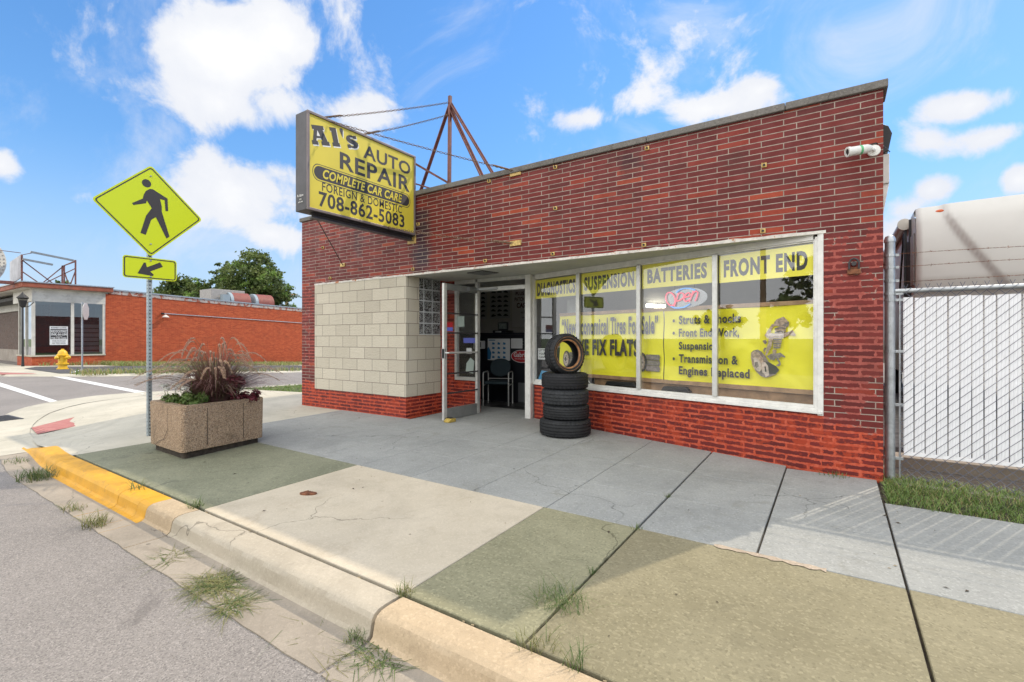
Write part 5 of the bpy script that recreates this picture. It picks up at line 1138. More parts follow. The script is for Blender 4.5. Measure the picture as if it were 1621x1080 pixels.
M['fg1'] = leaf_mat('purple_grass_blade', (.085, .040, .036), (.19, .095, .088), 12., .5, .2); M['fg2'] = leaf_mat('olive_grass_blade', (.07, .06, .03), (.15, .125, .06), 12., .5, .2); M['plume'] = leaf_mat('buff_plume', (.42, .29, .21), (.60, .44, .34), 20., .8, .35)
def ribbon(mb, pts, w0, mi, side):
    k = len(pts); vs = []
    for i, p in enumerate(pts):
        w = w0*(1-(i/(k-1))**2*.9); vs += [p-side*w/2, p+side*w/2]
    mb.add(vs, [(2*i, 2*i+1, 2*i+3, 2*i+2) for i in range(k-1)], mi)
FG = thing('fountain_grass', 'purple fountain grass with arching buff plumes filling the planter', 'ornamental grass', (-6.62, 3.0, .48)); rng = random.Random(11)
b = MB(); gx, gy = -6.62, 3.0
for i in range(2300):
    a = rng.uniform(0, 2*math.pi); r0 = .20*rng.random(); L = rng.uniform(.45, .98); out = rng.uniform(.2, 1.35)*L*(.55+.45*rng.random()); base = Vector((gx+r0*math.cos(a), gy+r0*math.sin(a), .47)); dv = Vector((math.cos(a), math.sin(a), 0)); up = L*rng.uniform(.75, 1.0); pts = []
    for k in range(6): t_ = k/5; pts.append(base+dv*(out*t_**1.45)+Vector((0, 0, up*(t_-.42*t_**2.6*(out/L)*1.5))))
    ribbon(b, pts, .0075, 0 if rng.random() < .75 else 1, Vector((-math.sin(a), math.cos(a), .2)))
b.build('blades', [M['fg1'], M['fg2']], FG, recalc=False)
b = MB(); st = MB()
for i in range(60):
    a = rng.uniform(0, 2*math.pi); h_ = rng.uniform(.62, .88); reach = rng.uniform(.15, .55) if i % 3 else rng.uniform(.5, .78); base = Vector((gx+.08*math.cos(a), gy+.08*math.sin(a), .5)); dv = Vector((math.cos(a), math.sin(a), 0)); side = Vector((-math.sin(a), math.cos(a), 0)); pts = []
    hh_ = h_*(1-.35*max(0, reach-.3)/.3)
    for k in range(15):
        t_ = k/14; pts.append(base+dv*(reach*t_**1.25*1.1)+Vector((0, 0, hh_*(2.75*t_-2.05*t_*t_)*1.08))+side*(.02*math.sin(t_*3+i)))
    st.tube(pts, .0018, 4, 0, False)
    for k in range(8, 14):
        p, q = pts[k], pts[k+1]; d = (q-p).normalized(); fr_ = (k-8)/6
        for s_ in range(46):
            o_ = p.lerp(q, rng.random()); th = rng.uniform(0, 2*math.pi); rad = (d.orthogonal().normalized()*math.cos(th)+d.cross(d.orthogonal().normalized())*math.sin(th)); ln_ = .024*(1-.5*abs(fr_-.4)); tip = o_+rad*ln_*.8+d*ln_; wv = d.cross(rad)*.0018
            b.add([o_-wv, o_+wv, tip], [(0, 1, 2)])
b.build('plumes', M['plume'], FG, recalc=False); st.build('stems', M['fg2'], FG, smooth=True)
M['coleus'] = leaf_mat('maroon_leaf', (.085, .008, .018), (.16, .02, .035), 14., .45, .2); M['leafg'] = leaf_mat('bright_green_leaf', (.07, .14, .025), (.15, .22, .05), 12., .5, .25); M['petal'] = mat('white_petals', (.72, .72, .66), .6); M['petal_gold'] = mat('gold_petals', (.6, .33, .03), .6)
def leafy(mb, c, r, n, size, rng, mi=0, up=.3, hgt=None):
    for i in range(n):
        th = rng.uniform(0, 2*math.pi); ph = math.acos(rng.uniform(-.35, 1)); rr = r*rng.uniform(.45, 1); d = Vector((math.sin(ph)*math.cos(th), math.sin(ph)*math.sin(th), math.cos(ph)))
        p = Vector(c)+Vector((d.x*rr, d.y*rr, d.z*rr*(hgt or 1))); nn = (d+Vector((rng.uniform(-.5, .5), rng.uniform(-.5, .5), up))).normalized(); a = nn.orthogonal().normalized(); a = Matrix.Rotation(rng.uniform(0, 6.28), 3, nn) @ a; c_ = nn.cross(a); s_ = size*rng.uniform(.6, 1.2)
        mb.add([p-a*s_*.6, p-c_*s_*.35+nn*s_*.1, p+a*s_*.15-c_*s_*.42, p+a*s_*.75-nn*s_*.15, p+a*s_*.15+c_*s_*.42, p+c_*s_*.35+nn*s_*.1], [(0, 1, 2, 3), (0, 3, 4, 5)], mi)
rng = random.Random(4)
for (x, y, z, lb_, nc) in ((-6.34, 3.13, .56, 'taller maroon coleus plant at the right side of the planter', 11), (-6.33, 3.27, .54, 'low maroon coleus plant at the far right corner of the planter', 6)):
    o = thing('coleus_plant', lb_, 'plant', (x, y, .48), 0, 'maroon coleus plants in the planter'); b = MB(); st = MB()
    for i in range(nc):
        cx_, cyy, hz = x+rng.uniform(-.07, .07), y+rng.uniform(-.07, .07), z+rng.uniform(-.03, .26 if nc > 6 else .08); leafy(b, (cx_, cyy, hz), .07, 44, .045, rng); st.tube([(x, y, .48), (cx_, cyy, hz)], .004, 5)
    b.build('leaves', M['coleus'], o, recalc=False); st.build('stems', M['fg2'], o)
for (x, y, lb_, fl) in ((-6.80, 2.62, 'bushy green plant with white flower heads at the left front of the planter', ((-.12, -.06, .25), (-.04, -.12, .26), (.14, -.05, .27), (.07, -.12, .22))), (-6.45, 2.64, 'low green plant with white and gold flowers at the front corner of the planter', ((.04, .0, .36), (-.08, -.08, .26), (.09, -.09, .25)))):
    o = thing('flowering_plant', lb_, 'flowers', (x, y, .48), 0, 'white flowering plants in the planter'); b = MB(); f = MB()
    for i in range(18): leafy(b, (x+rng.uniform(-.19, .19), y+rng.uniform(-.10, .12),   .53+rng.uniform(-.02, .10)), .06, 60, .030, rng)
    b.build('leaves', M['leafg'], o, recalc=False)
    for (dx, dy, dz) in fl:
        leafy(f, (x+dx, y+dy, .48+dz), .045, 90, .017, rng, 0, .6, .6); f.tube([(x+dx*.5, y+dy*.5, .5), (x+dx, y+dy, .48+dz)], .003, 4, 1)
    if x > -6.6: leafy(f, (x-.02, y-.09, .535), .03, 40, .014, rng, 2)
    f.build('flower_heads', [M['petal'], M['leafg'], M['petal_gold']], o, recalc=False)
# ================================================================ tires
def rubber(name, c):
    m = mat(name, c, .6, spec=.42, var=.3, vscale=9, bump=.25, bscale=120, dirt=0); return m
M['rubber'] = [rubber('tire_rubber', (.014, .015, .017)), rubber('worn_tire_rubber', (.022, .024, .027)), rubber('clean_tire_rubber', (.010, .0105, .013))]
M['bead'] = mat('rusty_bead', (.36, .17, .07), .8, var=.4, vscale=14)
def tire(label, Mx, r, w, ri, style, mi, grp='stacked used car tires', bead=None):
    loc = Mx.translation.copy(); o = thing('used_tire', label, 'tire', loc, 0, grp); h = w/2; n = 144
    grooves = {0: (-.5, -.17, .17, .5), 1: (-.42, 0, .42), 2: (-.55, -.2, .2, .55)}[style]
    prof = [(ri, -h*.72), (ri+.012, -h*.80), (ri+(r-ri)*.35, -h*.98), (ri+(r-ri)*.62, -h*1.0), (r-.022, -h*.90), (r-.010, -h*.80)]
    tz = []
    z = -.72
    tread = [(-.78, .0)]
    for g_ in grooves: tread += [(g_-.06, 0), (g_-.05, -.013), (g_+.05, -.013), (g_+.06, 0)]
    tread += [(.78, 0)]
    i0 = len(prof)
    for zz, dr_ in tread: prof.append((r+dr_-.006*(zz*zz)*1.2, h*zz))
    i1 = len(prof)
    prof += [(r-.010, h*.80), (r-.022, h*.90), (ri+(r-ri)*.62, h), (ri+(r-ri)*.35, h*.98), (ri+.012, h*.80), (ri, h*.72)]
    def rm(i, j):
        if i < i0-2 or i > i1+1: return 0
        if i in (i0-2, i0-1, i1, i1+1, i0, i1-1): return -.010 if j % 4 == 0 else 0
        if style == 1: return -.0055 if (j+(i-i0)*1) % 5 == 0 and prof[i][0] > r-.006 else 0
        if style == 2: return -.004 if (j % 3 == 0 and prof[i][0] > r-.006 and (i-i0) < 5) else 0
        return 0
    b = MB(); b.lathe(prof, Mx, n, 0, rm); b.build('tread', M['rubber'][mi], o, smooth=True, angle=28)
    b = MB(); pr = [(ri, -h*.72), (ri+.004, -h*.5), (r-.03, -h*.42), (r-.022, 0), (r-.03, h*.42), (ri+.004, h*.5), (ri, h*.72)]; b.lathe(pr, Mx, 72); b.build('inner_liner', M['rubber'][2], o, smooth=True)
    b = MB()
    for s_ in (-1, 1):
        b.lathe([(ri-.001, s_*h*.70), (ri+.008, s_*h*.80), (ri+.020, s_*h*.87)], Mx, 72)
        b.lathe([(ri+(r-ri)*.45, s_*(h*.985+.002)), (ri+(r-ri)*.49, s_*(h*.985+.003))], Mx, 72)
    b.build('bead', bead or M['rubber'][0], o, smooth=True)
    return o
TC = (-3.085, 5.905); z0 = zs(5.9)
def up(dx, dy, z, rot, tilt=0.): return Matrix.Translation((TC[0]+dx, TC[1]+dy, z)) @ Matrix.Rotation(R(tilt), 4, 'X') @ Matrix.Rotation(R(rot), 4, 'Z')
tire('widest black tire at the bottom of the stack on the sidewalk', up(0, 0, z0+.112, 3), .352, .224, .215, 2, 0)
tire('second tire from the bottom of the stack, with straight grooves', up(.008, .01, z0+.224+.098, 40), .318, .196, .205, 0, 0)
tire('third tire from the bottom, with an angled block tread', up(.0, .0, z0+.42+.105, 77), .324, .21, .205, 1, 1)
tire('upper flat tire of the stack carrying the standing tire', up(-.005, .0, z0+.63+.108, 12), .322, .216, .205, 0, 2)
ax = Vector((.84, -.44, .10)).normalized(); zz_ = z0+.63+.216+.250
Q = Matrix.Translation((TC[0]-.005, TC[1]-.005, zz_)) @ ax.to_track_quat('Z', 'Y').to_matrix().to_4x4()
tire('tire standing upright on top of the stack, with a rusty inner bead', Q, .286, .21, .182, 1, 0, 'stacked used car tires', M['bead'])
# ================================================================ chain link fence
FE = thing('chain_link_fence', 'galvanised chain link fence with white privacy slats and three strands of barbed wire', 'fence', (.43, 5.75, 0))
FY = 5.74; XE = 6.2
b = MB(); b.tube([(.432, FY, -.1), (.432, FY, 2.24)], .040, 16); b.lathe([(.046, 2.225), (.046, 2.25), (.035, 2.28), (0, 2.295)], Matrix.Translation((.432, FY, 0)), 16); b.build('post', M['galv'], FE, smooth=True)
b = MB(); b.tube([(3.4, FY, -.1), (3.4, FY, 2.24)], .035, 12); b.build('post', M['galv'], FE, smooth=True)
b = MB(); b.tube([(.47, FY, 1.762), (XE, FY, 1.762)], .021, 12); b.build('top_rail', M['galv'], FE, smooth=True)
b = MB(); b.tube([(.505, FY, .02), (.505, FY, 1.78)], .008, 6); b.build('tension_bar', M['galv'], FE)
for z in (2.10, 1.985, 1.86, 1.74, 1.68, 1.20, .70, .20):
    b = MB(); b.lathe([(.042, z-.012), (.046, z-.012), (.046, z+.012), (.042, z+.012)], Matrix.Translation((.432, FY, 0)), 14); b.box(.47, .53 if z < 1.8 else .50, FY-.012, FY+.012, z-.012, z+.012); b.build('clamp_band', M['galv'], FE)
# wire mesh: two families of diagonals
b = MB(); pw_ = .078; ph_ = .078; zb, zt = -.01, 1.79; r_ = .0027
nx = int((XE-.505)/pw_)
def diag(x, s_, y):
    pts = []; a = (x, zb); H = zt-zb; e = (x+s_*H*pw_/ph_, zt)
    x0_, x1_ = .507, XE
    t0, t1 = 0., 1.
    dx = e[0]-a[0]
    for lim, sg in ((x0_, 1), (x1_, -1)):
        t_ = (lim-a[0])/dx
        if (dx > 0) == (sg > 0): t0 = max(t0, t_)
        else: t1 = min(t1, t_)
    if t1-t0 < .01: return
    b.tube([(a[0]+dx*t0, y, zb+H*t0), (a[0]+dx*t1, y, zb+H*t1)], r_, 3, 0, False)
k0 = int((zt-zb)/ph_)+1
for i in range(-k0, nx+k0):
    x = .507+i*pw_; diag(x, 1, FY-.026); diag(x, -1, FY-.030 if False else FY+.010)
    if 0 <= i < nx:
        tx = x+pw_*.5+((zt-zb) % ph_)
        for s_ in (-1, 1): b.tube([(x+.5*pw_, FY-.02, zt-.012), (x+.5*pw_+s_*.016, FY-.02, zt+.03)], r_, 3, 0, False)
b.build('wire_mesh', mat('mesh_wire', (.13, .14, .18), .5, metal=.2), FE)
M['slat'] = mat('white_pvc_slat', (.84, .84, .87), .4, var=.03, vscale=8)
b = MB(); rng = random.Random(2); i = 0; x = .532
while x < XE-.08:
    zt_ = 1.698+rng.uniform(-.006, .004); zb_ = .268+rng.uniform(-.004, .004); tl = rng.uniform(-.004, .004)
    for (a, c_) in ((.002, .023), (.0245, .0465), (.048, .069)):
        b.add([(x+a, FY-.011, zb_), (x+(a+c_)/2, FY-.0165, zb_), (x+c_, FY-.011, zb_), (x+c_+tl, FY-.011, zt_), (x+(a+c_)/2+tl, FY-.0165, zt_), (x+a+tl, FY-.011, zt_)], [(0, 1, 4, 5), (1, 2, 3, 4)])
    b.add([(x, FY-.009, zb_), (x+.071, FY-.009, zb_), (x+.071+tl, FY-.009, zt_), (x+tl, FY-.009, zt_)], [(0, 1, 2, 3)]); x += .078
b.build('privacy_slats', M['slat'], FE, recalc=False)
b = MB(); b.box(.535, XE, FY-.014, FY+.004, .238, .268); b.build('slat_channel', M['slat'], FE)
b = MB(); rng = random.Random(8)
for z in (2.10, 1.985, 1.855):
    xs = lin(.50, XE, 60)
    for s_ in (0, math.pi): b.tube([(q, FY-.015+.003*math.cos(q*70+s_), z+.003*math.sin(q*70+s_)+.010*math.sin(q*2.2+z*9)-.012*math.sin((q-.5)/2.9*math.pi)) for q in lin(.50, XE, 240)], .0014, 3, 0, False)
    q = .60
    while q < XE:
        zz = z+.010*math.sin(q*2.2+z*9)-.012*math.sin((q-.5)/2.9*math.pi)
        for s_ in range(4): a = rng.uniform(0, 6.28); b.tube([(q+rng.uniform(-.006, .006), FY-.015, zz), (q+rng.uniform(-.012, .012), FY-.015+.016*math.cos(a), zz+.016*math.sin(a))], [.0017, .0004], 3)
        q += .125
b.build('barbed_wire', M['rust'], FE)
# ================================================================ trailer behind the fence
M['gel'] = mat('cream_gelcoat', (.58, .565, .535), .35, var=.03, vscale=2); M['gel_dark'] = mat('beige_gelcoat', (.45, .42, .37), .35); M['rv_black'] = mat('rv_black_trim', (.015, .015, .018), .45)
TR = thing('camper_trailer', 'cream fifth wheel camper trailer parked behind the chain link fence', 'camper trailer', (2.3, 12, 0))
b = MB(); b.box(1.09, 3.55, 10.55, 19, .65, 3.36); b.build('body', M['gel'], TR, bevel=.03)
NX, NZ = 60, 34; vs = []
for i in range(NX+1):
    x = 1.09+2.46*i/NX
    for k in range(NZ+1):
        f = k/NZ; z = 2.13+(3.42-2.13)*f
        y = 10.06-.09*math.sin(f*math.pi*.9)+.30*max(0, f-.80)**1.6*2.2+ .55*max(0, .12-f)**1.2
        # raised centre panel bounded by a sweeping crease
        bx = 1.40+.28*(1-f)**1.0+.52*max(0, .88-f)**1.35
        rs = sm(bx-.015, bx+.03, x); rs2 = sm(bx-.015, bx+.03, 4.64-x)
        y -= .065*rs*rs2
        e = min(1, (x-1.09)/.05, (3.55-x)/.05); y += .06*(1-e)**2
        vs.append((x, y, z+.018*math.sin(i/NX*math.pi)*f))
b.v, b.f, b.m = [], [], []
b.add(vs, [(i*(NZ+1)+k, (i+1)*(NZ+1)+k, (i+1)*(NZ+1)+k+1, i*(NZ+1)+k+1) for i in range(NX) for k in range(NZ)])
b.add([(1.09, 10.13, 2.13), (3.55, 10.13, 2.13), (3.55, 11.6, 2.02), (1.09, 11.6, 2.02)], [(0, 1, 2, 3)]); b.add([(1.09, 10.2, 3.42), (3.55, 10.2, 3.42), (3.55, 10.7, 3.40), (1.09, 10.7, 3.40)], [(0, 1, 2, 3)])
b.build('front_cap', M['gel'], TR, smooth=True, angle=60)
b = MB(); b.add([(1.089, 10.13, 2.13), (1.089, 10.7, 2.13), (1.089, 10.7, 3.40), (1.089, 10.35, 3.41), (1.089, 10.12, 3.2), (1.089, 9.99, 2.7)], [tuple(range(6))]); b.build('cap_side', M['gel_dark'], TR)
b = MB(); b.box(1.06, 1.10, 10.62, 10.70, 1.0, 3.36); b.box(1.05, 1.085, 10.75, 10.84, .9, 3.0); b.build('corner_trim', M['rv_black'], TR, bevel=.004)
b = MB(); b.box(1.072, 1.088, 10.2, 10.6, 2.2, 3.05); b.build('side_hatch', mat('grey_hatch', (.30, .31, .30), .5), TR, bevel=.01)
ml = MB(); ml.lathe([(0, .022), (.5, .018), (.85, .008), (1., 0)], Matrix.Translation((1.40, 10.045, 3.33)) @ Matrix.Rotation(R(68), 4, 'X') @ Matrix.Diagonal((.085, .030, 1, 1)), 24); ml.build('marker_light', mat('amber_lens', (.55, .10, .02), .25), TR, smooth=True)
b = MB(); sw_ = [(1.86, 3.03), (2.0, 3.045), (2.3, 3.035), (2.7, 2.99), (3.1, 2.90), (3.1, 2.885), (2.7, 2.965), (2.3, 3.01), (2.0, 3.03)]
b.prism(sw_, lambda a, c_, t_: (a, t_, c_), 9.915, 9.935); b.build('stripe', M['rv_black'], TR)
b = MB(); b.tube([(1.02, 10.9, 3.33), (1.02, 12.6, 3.33), (1.02, 17, 3.33)], .085, 14); b.lathe([(0, 0), (.10, 0), (.10, .03), (0, .03)], Matrix.Translation((1.02, 10.87, 3.33)) @ Matrix.Rotation(R(-90), 4, 'X'), 16); aw = b.build('awning', M['gel_dark'], TR, smooth=True)
b = MB(); b.box(1.02, 1.06, 10.92, 10.98, 1.1, 3.3); b.beam((1.03, 11.1, 3.2), (1.05, 12.1, 2.0), .03, .03); b.build('awning_arm', M['rv_black'], aw)
b = MB(); b.box(1.3, 3.4, 10.9, 11.4, 1.4, 2.05); b.box(2.1, 2.5, 10.6, 10.9, 1.55, 2.12); b.build('hitch', M['rv_black'], TR)
for y in (15.2, 16.2):
    b = MB(); b.lathe([(0, -.1), (.2, -.1), (.36, -.1), (.37, -.06), (.37, .06), (.36, .1), (0, .1)], Matrix.Translation((1.25, y, .34)) @ Matrix.Rotation(R(90), 4, 'Y'), 24); b.build('wheel', M['rubber'][0], TR, smooth=True)
b = MB(); b.tube([(1.8, 10.8, -.02), (1.8, 10.8, 2.05)], .05, 8); b.tube([(3.0, 10.8, -.02), (3.0, 10.8, 2.05)], .05, 8); b.build('jack_leg', M['alu_dark'], TR)
# ================================================================ brick storefront across the side street
M['brick_far'] = brick_mat('orange_red_brick', [(0., (.36, .062, .022)), (.5, (.44, .08, .028)), (1., (.52, .11, .038))], (.44, .12, .06), .235, .078, ms=.008, rough=.7, bump=.4, dirt=.25)
M['brick_dark'] = brick_mat('dark_brown_brick', [(0., (.035, .018, .015)), (1., (.085, .04, .03))], (.20, .16, .13), .235, .085, ms=.012, rough=.6, bump=.4)
M['fascia'] = mat('red_brown_fascia', (.27, .075, .04), .7, var=.25, vscale=3, dirt=.3); M['board_w'] = mat('weathered_white_board', (.56, .54, .49), .7, var=.12, vscale=1.5, dirt=.3)
M['far_cope'] = mat('chipped_coping', (.42, .38, .36), .8, var=.2, vscale=2); 
t = M['far_cope'].node_tree; b_ = t.nodes['Principled BSDF']; old = b_.inputs['Base Color'].links[0].from_socket
t.links.new(MIX(t, MR(t, NOISE(t, t.nodes.new('ShaderNodeTexCoord').outputs['Object'], 4., 6., .7), .50, .56), old, (.28, .08, .045)), b_.inputs['Base Color'])
FB_ = thing('brick_storefront', 'long low orange red brick building with a white corner shop front across the side street', 'storefront building', (-45, 12, -.3))
XW = -37.
b = MB(); b.prism([(10.5, -1.0), (45, -2.0), (45, 2.7), (23.4, 3.62), (10.5, 4.06)], lambda a, c_, t_: (t_, a, c_), XW-.3, XW); b.build('brick_wall', M['brick_far'], FB_)
b = MB()
b.prism([(10.7, 4.06), (45, 2.72), (45, 2.95), (10.7, 4.29)], lambda a, c_, t_: (t_, a, c_), XW-.35, XW+.03); b.build('coping', M['far_cope'], FB_)
b = MB(); b.prism([(10.7, 4.29), (45, 2.95), (45, 3.03), (10.7, 4.37)], lambda a, c_, t_: (t_, a, c_), XW-.4, XW+.07); b.build('metal_edge', M['galv'], FB_)
b = MB(); b.prism([(7.5, 3.7), (45, 2.3), (45, 2.5), (7.5, 3.9)], lambda a, c_, t_: (t_, a, c_), -60, XW-.3); b.box(-60, -59.7, 7.5, 45, -2, 3.8); b.box(-60, XW-.3, 44.7, 45, -2.5, 2.6); b.build('roof', M['roof'], FB_)
b = MB(); b.box(-60, XW+.38, 6.80, 10.78, 4.14, 4.40); b.build('fascia', M['fascia'], FB_, bevel=.02)
b = MB(); b.box(-60, XW+.42, 6.76, 10.82, 4.40, 4.46); b.build('roof_edge', M['galv'], FB_)
b = MB(); b.box(-60, XW+.2, 6.9, 10.7, 4.10, 4.14); b.build('canopy_soffit', M['board_w'], FB_)
b = MB()
for k in range(4): z0_ = 3.40+.175*k; b.box(XW-.2, XW+.012*(k % 2)-.0, 7.26, 10.5, z0_, z0_+.172)
b.box(-41.2, XW-.2, 7.26, 7.45, 3.40, 4.1); b.box(-60, -41.2, 8.35, 8.5, 3.2, 4.1); b.build('sign_band', M['board_w'], FB_)
b = MB(); b.box(XW-.25, XW, 7.26, 10.5, -.6, .30); b.box(-40.2, XW-.25, 7.26, 7.5, -.6, .30); b.box(-40.2, -40.0, 7.5, 8.6, -.6, .3); b.build('base_brick', M['brick_far'], FB_)
b = MB(); b.box(XW-.3, XW+.05, 7.2, 10.5, .30, .38); b.box(-40.2, XW-.3, 7.2, 7.5, .30, .38); b.build('window_sill', M['sw_light'], FB_)
b = MB()
for y in (7.33, 8.98, 10.44): b.box(XW-.12, XW-.02, y-.07, y+.07, .38, 3.40)
for x in (XW-.25, -38.6, -40.1): b.box(x-.06, x+.06, 7.30, 7.42, .38, 3.40)
b.build('window_frame', M['board_w'], FB_)
GL2 = glass_mat('shop_glass', (.62, .66, .66), 2.0)
for a, c_ in ((7.4, 8.91), (9.05, 10.37)):
    b = MB(); b.add([(XW-.07, a, .38), (XW-.07, c_, .38), (XW-.07, c_, 3.40), (XW-.07, a, 3.40)], [(0, 1, 2, 3)]); b.build('window_pane', GL2, FB_)
for a, c_ in ((-40.04, -38.66), (-38.54, -37.31)):
    b = MB(); b.add([(a, 7.36, .38), (c_, 7.36, .38), (c_, 7.36, 3.40), (a, 7.36, 3.40)], [(0, 1, 2, 3)]); b.build('window_pane', GL2, FB_)
M['int_grey'] = mat('shop_interior_grey', (.22, .23, .24), .8, var=.2, vscale=.8); M['int_dark'] = mat('shop_interior_dark', (.055, .06, .065), .8)
b = MB(); b.box(-42, XW-.4, 10.9, 11.0, -.3, 3.5); b.box(-41.0, -40.9, 7.6, 10.9, -.3, 3.5); b.box(-41, XW-.4, 7.5, 10.9, 3.42, 3.5); b.box(-41, XW-.4, 7.5, 10.9, -.35, -.3); b.build('interior_wall', M['int_grey'], FB_)
b = MB(); b.box(XW-1.1, XW-1.0, 9.05, 10.5, .0, 2.45); b.box(XW-2.2, XW-2.1, 7.6, 8.9, .0, 2.6); b.build('interior_partition', M['int_dark'], FB_)
b = MB()
for k in range(7): b.box(XW-.99, XW-.97, 9.06, 10.45, .35+.27*k, .56+.27*k)
b.build('shutter', M['int_grey'], FB_)
sp_ = MB(); sp_.box(XW-.06, XW-.05, 8.0, 8.78, .95, 2.02); nt_ = sp_.build('relocating_notice', M['paper'], FB_)
sp_ = MB()
for z0_, z1_ in ((1.80, 1.86), (1.28, 1.78)): sp_.box(XW-.05, XW-.047, 8.03, 8.75, z0_, z1_)
sp_.build('notice_panel', M['dark'], nt_)
sp_ = MB(); text(sp_, 'RELOCATING', (XW-.046, 8.06, 1.66), SU, SV, SN, .66, .11, bold=.03); text(sp_, 'INK-N-UM', (XW-.046, 8.06, 1.49), SU, SV, SN, .66, .13, bold=.03); text(sp_, 'TATTOO', (XW-.046, 8.25, 1.42), SU, SV, SN, .28, .05, bold=.02); text(sp_, '708.730.3606', (XW-.046, 8.06, 1.30), SU, SV, SN, .66, .09, bold=.02); sp_.build('white_lettering', M['paper'], nt_, recalc=False)
sp_ = MB(); text(sp_, 'BUSINESS CLOSING', (XW-.048, 8.06, 1.90), SU, SV, SN, .66, .08, bold=.02)
for i, ln in enumerate(('THANK YOU FOR YOUR', 'CONTINUED SUPPORT', 'SEE YOU SOON')): text(sp_, ln, (XW-.048, 8.1, 1.17-.08*i), SU, SV, SN, .58, .05, bold=.02)
sp_.build('dark_lettering', M['dark'], nt_, recalc=False)
# recessed door and dark brick part
b = MB(); b.box(-60, -40.3, 8.5, 8.7, .55, 3.6); b.build('dark_brick_wall', M['brick_dark'], FB_)
b = MB(); b.box(-60, -40.3, 8.42, 8.7, -.5, .55); b.build('stone_base', concrete('stone_base', (.30, .26, .22), (.42, .37, .32)), FB_)
for x in (-44.9, -43.0): 
    b = MB(); b.box(x-.38, x+.38, 8.44, 8.52, .75, 2.85); wf = b.build('side_window', M['board_w'], FB_); b = MB(); b.box(x-.27, x+.27, 8.43, 8.44, .85, 2.75); b.build('pane', M['int_dark'], wf)
b = MB(); b.box(-41.6, -40.3, 8.0, 8.06, -.25, 3.3); df = b.build('entrance_door', M['board_w'], FB_, bevel=.01); b = MB(); b.box(-41.45, -40.45, 7.985, 8.0, .0, 2.2); b.box(-41.45, -40.45, 7.985, 8.0, 2.4, 3.15); b.build('pane', M['int_dark'], df)
wl = MB(); wl.box(XW, XW+.16, 13.42, 13.54, 2.92, 3.02); wl.build('lamp_arm', M['black'], FB_); wl = MB(); wl.lathe([(0, .16), (.06, .14), (.20, .0), (.20, -.02), (0, -.02)], Matrix.Translation((XW+.22, 13.6, 2.74)), 16); wl.build('lamp_shade', M['board_w'], FB_, smooth=True)
wl = MB(); wl.tube([(XW+.03, 13.6, 2.98), (XW+.03, 23.4, 2.62), (XW+.03, 30, 2.36)], .025, 6); wl.build('conduit', M['galv'], FB_)
# rooftop plant
hv = thing('rooftop_unit', 'grey rooftop air unit with two red half round ducts above the brick wall', 'air handling unit', (-41, 19, 3.6)); b = MB(); b.box(-43.0, -41.0, 18.3, 20.9, 3.4, 5.28); b.build('cabinet', mat('unit_grey', (.34, .32, .30), .6, var=.15), hv, bevel=.03)
for y0_, y1_ in ((19.75, 21.1), (21.75, 23.1)):
    b = MB(); pr_ = [(-41.15+.8*math.cos(a), 4.25+.85*math.sin(a)) for a in lin(0, math.pi, 14)]+[(-41.95, 3.6), (-40.35, 3.6)]; b.prism(pr_, lambda a, c_, t_: (a, t_, c_), y0_, y1_); b.build('duct', mat('duct_red', (.22, .06, .045), .6, var=.2), hv, smooth=True)
    b = MB(); b.prism(pr_, lambda a, c_, t_: (a, t_, c_), y0_-.25, y0_-.01); b.build('duct_end', mat('duct_blue_grey', (.26, .32, .36), .5), hv)
b = MB(); b.box(-40.9, -40.4, 18.9, 19.45, 3.4, 4.85); b.build('side_box', mat('box_blue_grey', (.28, .34, .38), .5), hv)
# rooftop billboard skeleton
bf = thing('rooftop_sign_frame', 'rusty red steel sign frame with lamp troughs and a faded panel on the storefront roof', 'sign frame', (-38.2, 8, 4.46)); Xf = -38.0
b = MB()
for y in (7.05, 8.75, 9.35): b.beam((Xf, y, 4.2), (Xf, y, 6.05 if y < 8 or y > 9 else 5.6), .07, .07)
b.beam((Xf-2.2, 9.35, 4.2), (Xf-2.2, 9.35, 5.9), .07, .07); b.beam((Xf-2.2, 7.1, 4.2), (Xf-2.2, 7.1, 5.9), .07, .07)
for p, q in (((7.05, 5.75), (8.6, 4.3)), ((7.05, 5.1), (8.0, 4.3)), ((8.75, 5.55), (7.8, 4.4)), ((8.75, 5.65), (9.1, 4.3)), ((9.35, 5.4), (9.05, 4.3)), ((9.35, 5.55), (7.9, 4.45)), ((8.75, 5.6), (9.35, 5.95))): b.beam((Xf, p[0], p[1]), (Xf, q[0], q[1]), .05, .05)
b.beam((Xf, 7.05, 6.0), (Xf-2.2, 7.1, 5.9), .05, .05); b.beam((Xf, 9.35, 6.0), (Xf-2.2, 9.35, 5.9), .05, .05); b.build('steelwork', M['steel_red'], bf)
b = MB(); b.beam((Xf+.25, 7.35, 6.22), (Xf+.25, 9.2, 5.98), .14, .10); b.beam((Xf+.15, 7.05, 5.78), (Xf+.15, 8.3, 5.62), .14, .10); b.build('lamp_trough', M['alu_dark'], bf)
b = MB(); b.beam((Xf+.02, 7.0, 6.13), (Xf+.02, 5.95, 6.16), .03, .03); b.beam((Xf, 7.1, 6.05), (Xf+.25, 7.5, 6.2), .03, .03); b.beam((Xf, 9.35, 6.02), (Xf+.25, 9.1, 6.0), .03, .03); b.build('lamp_bracket', M['steel_red'], bf)
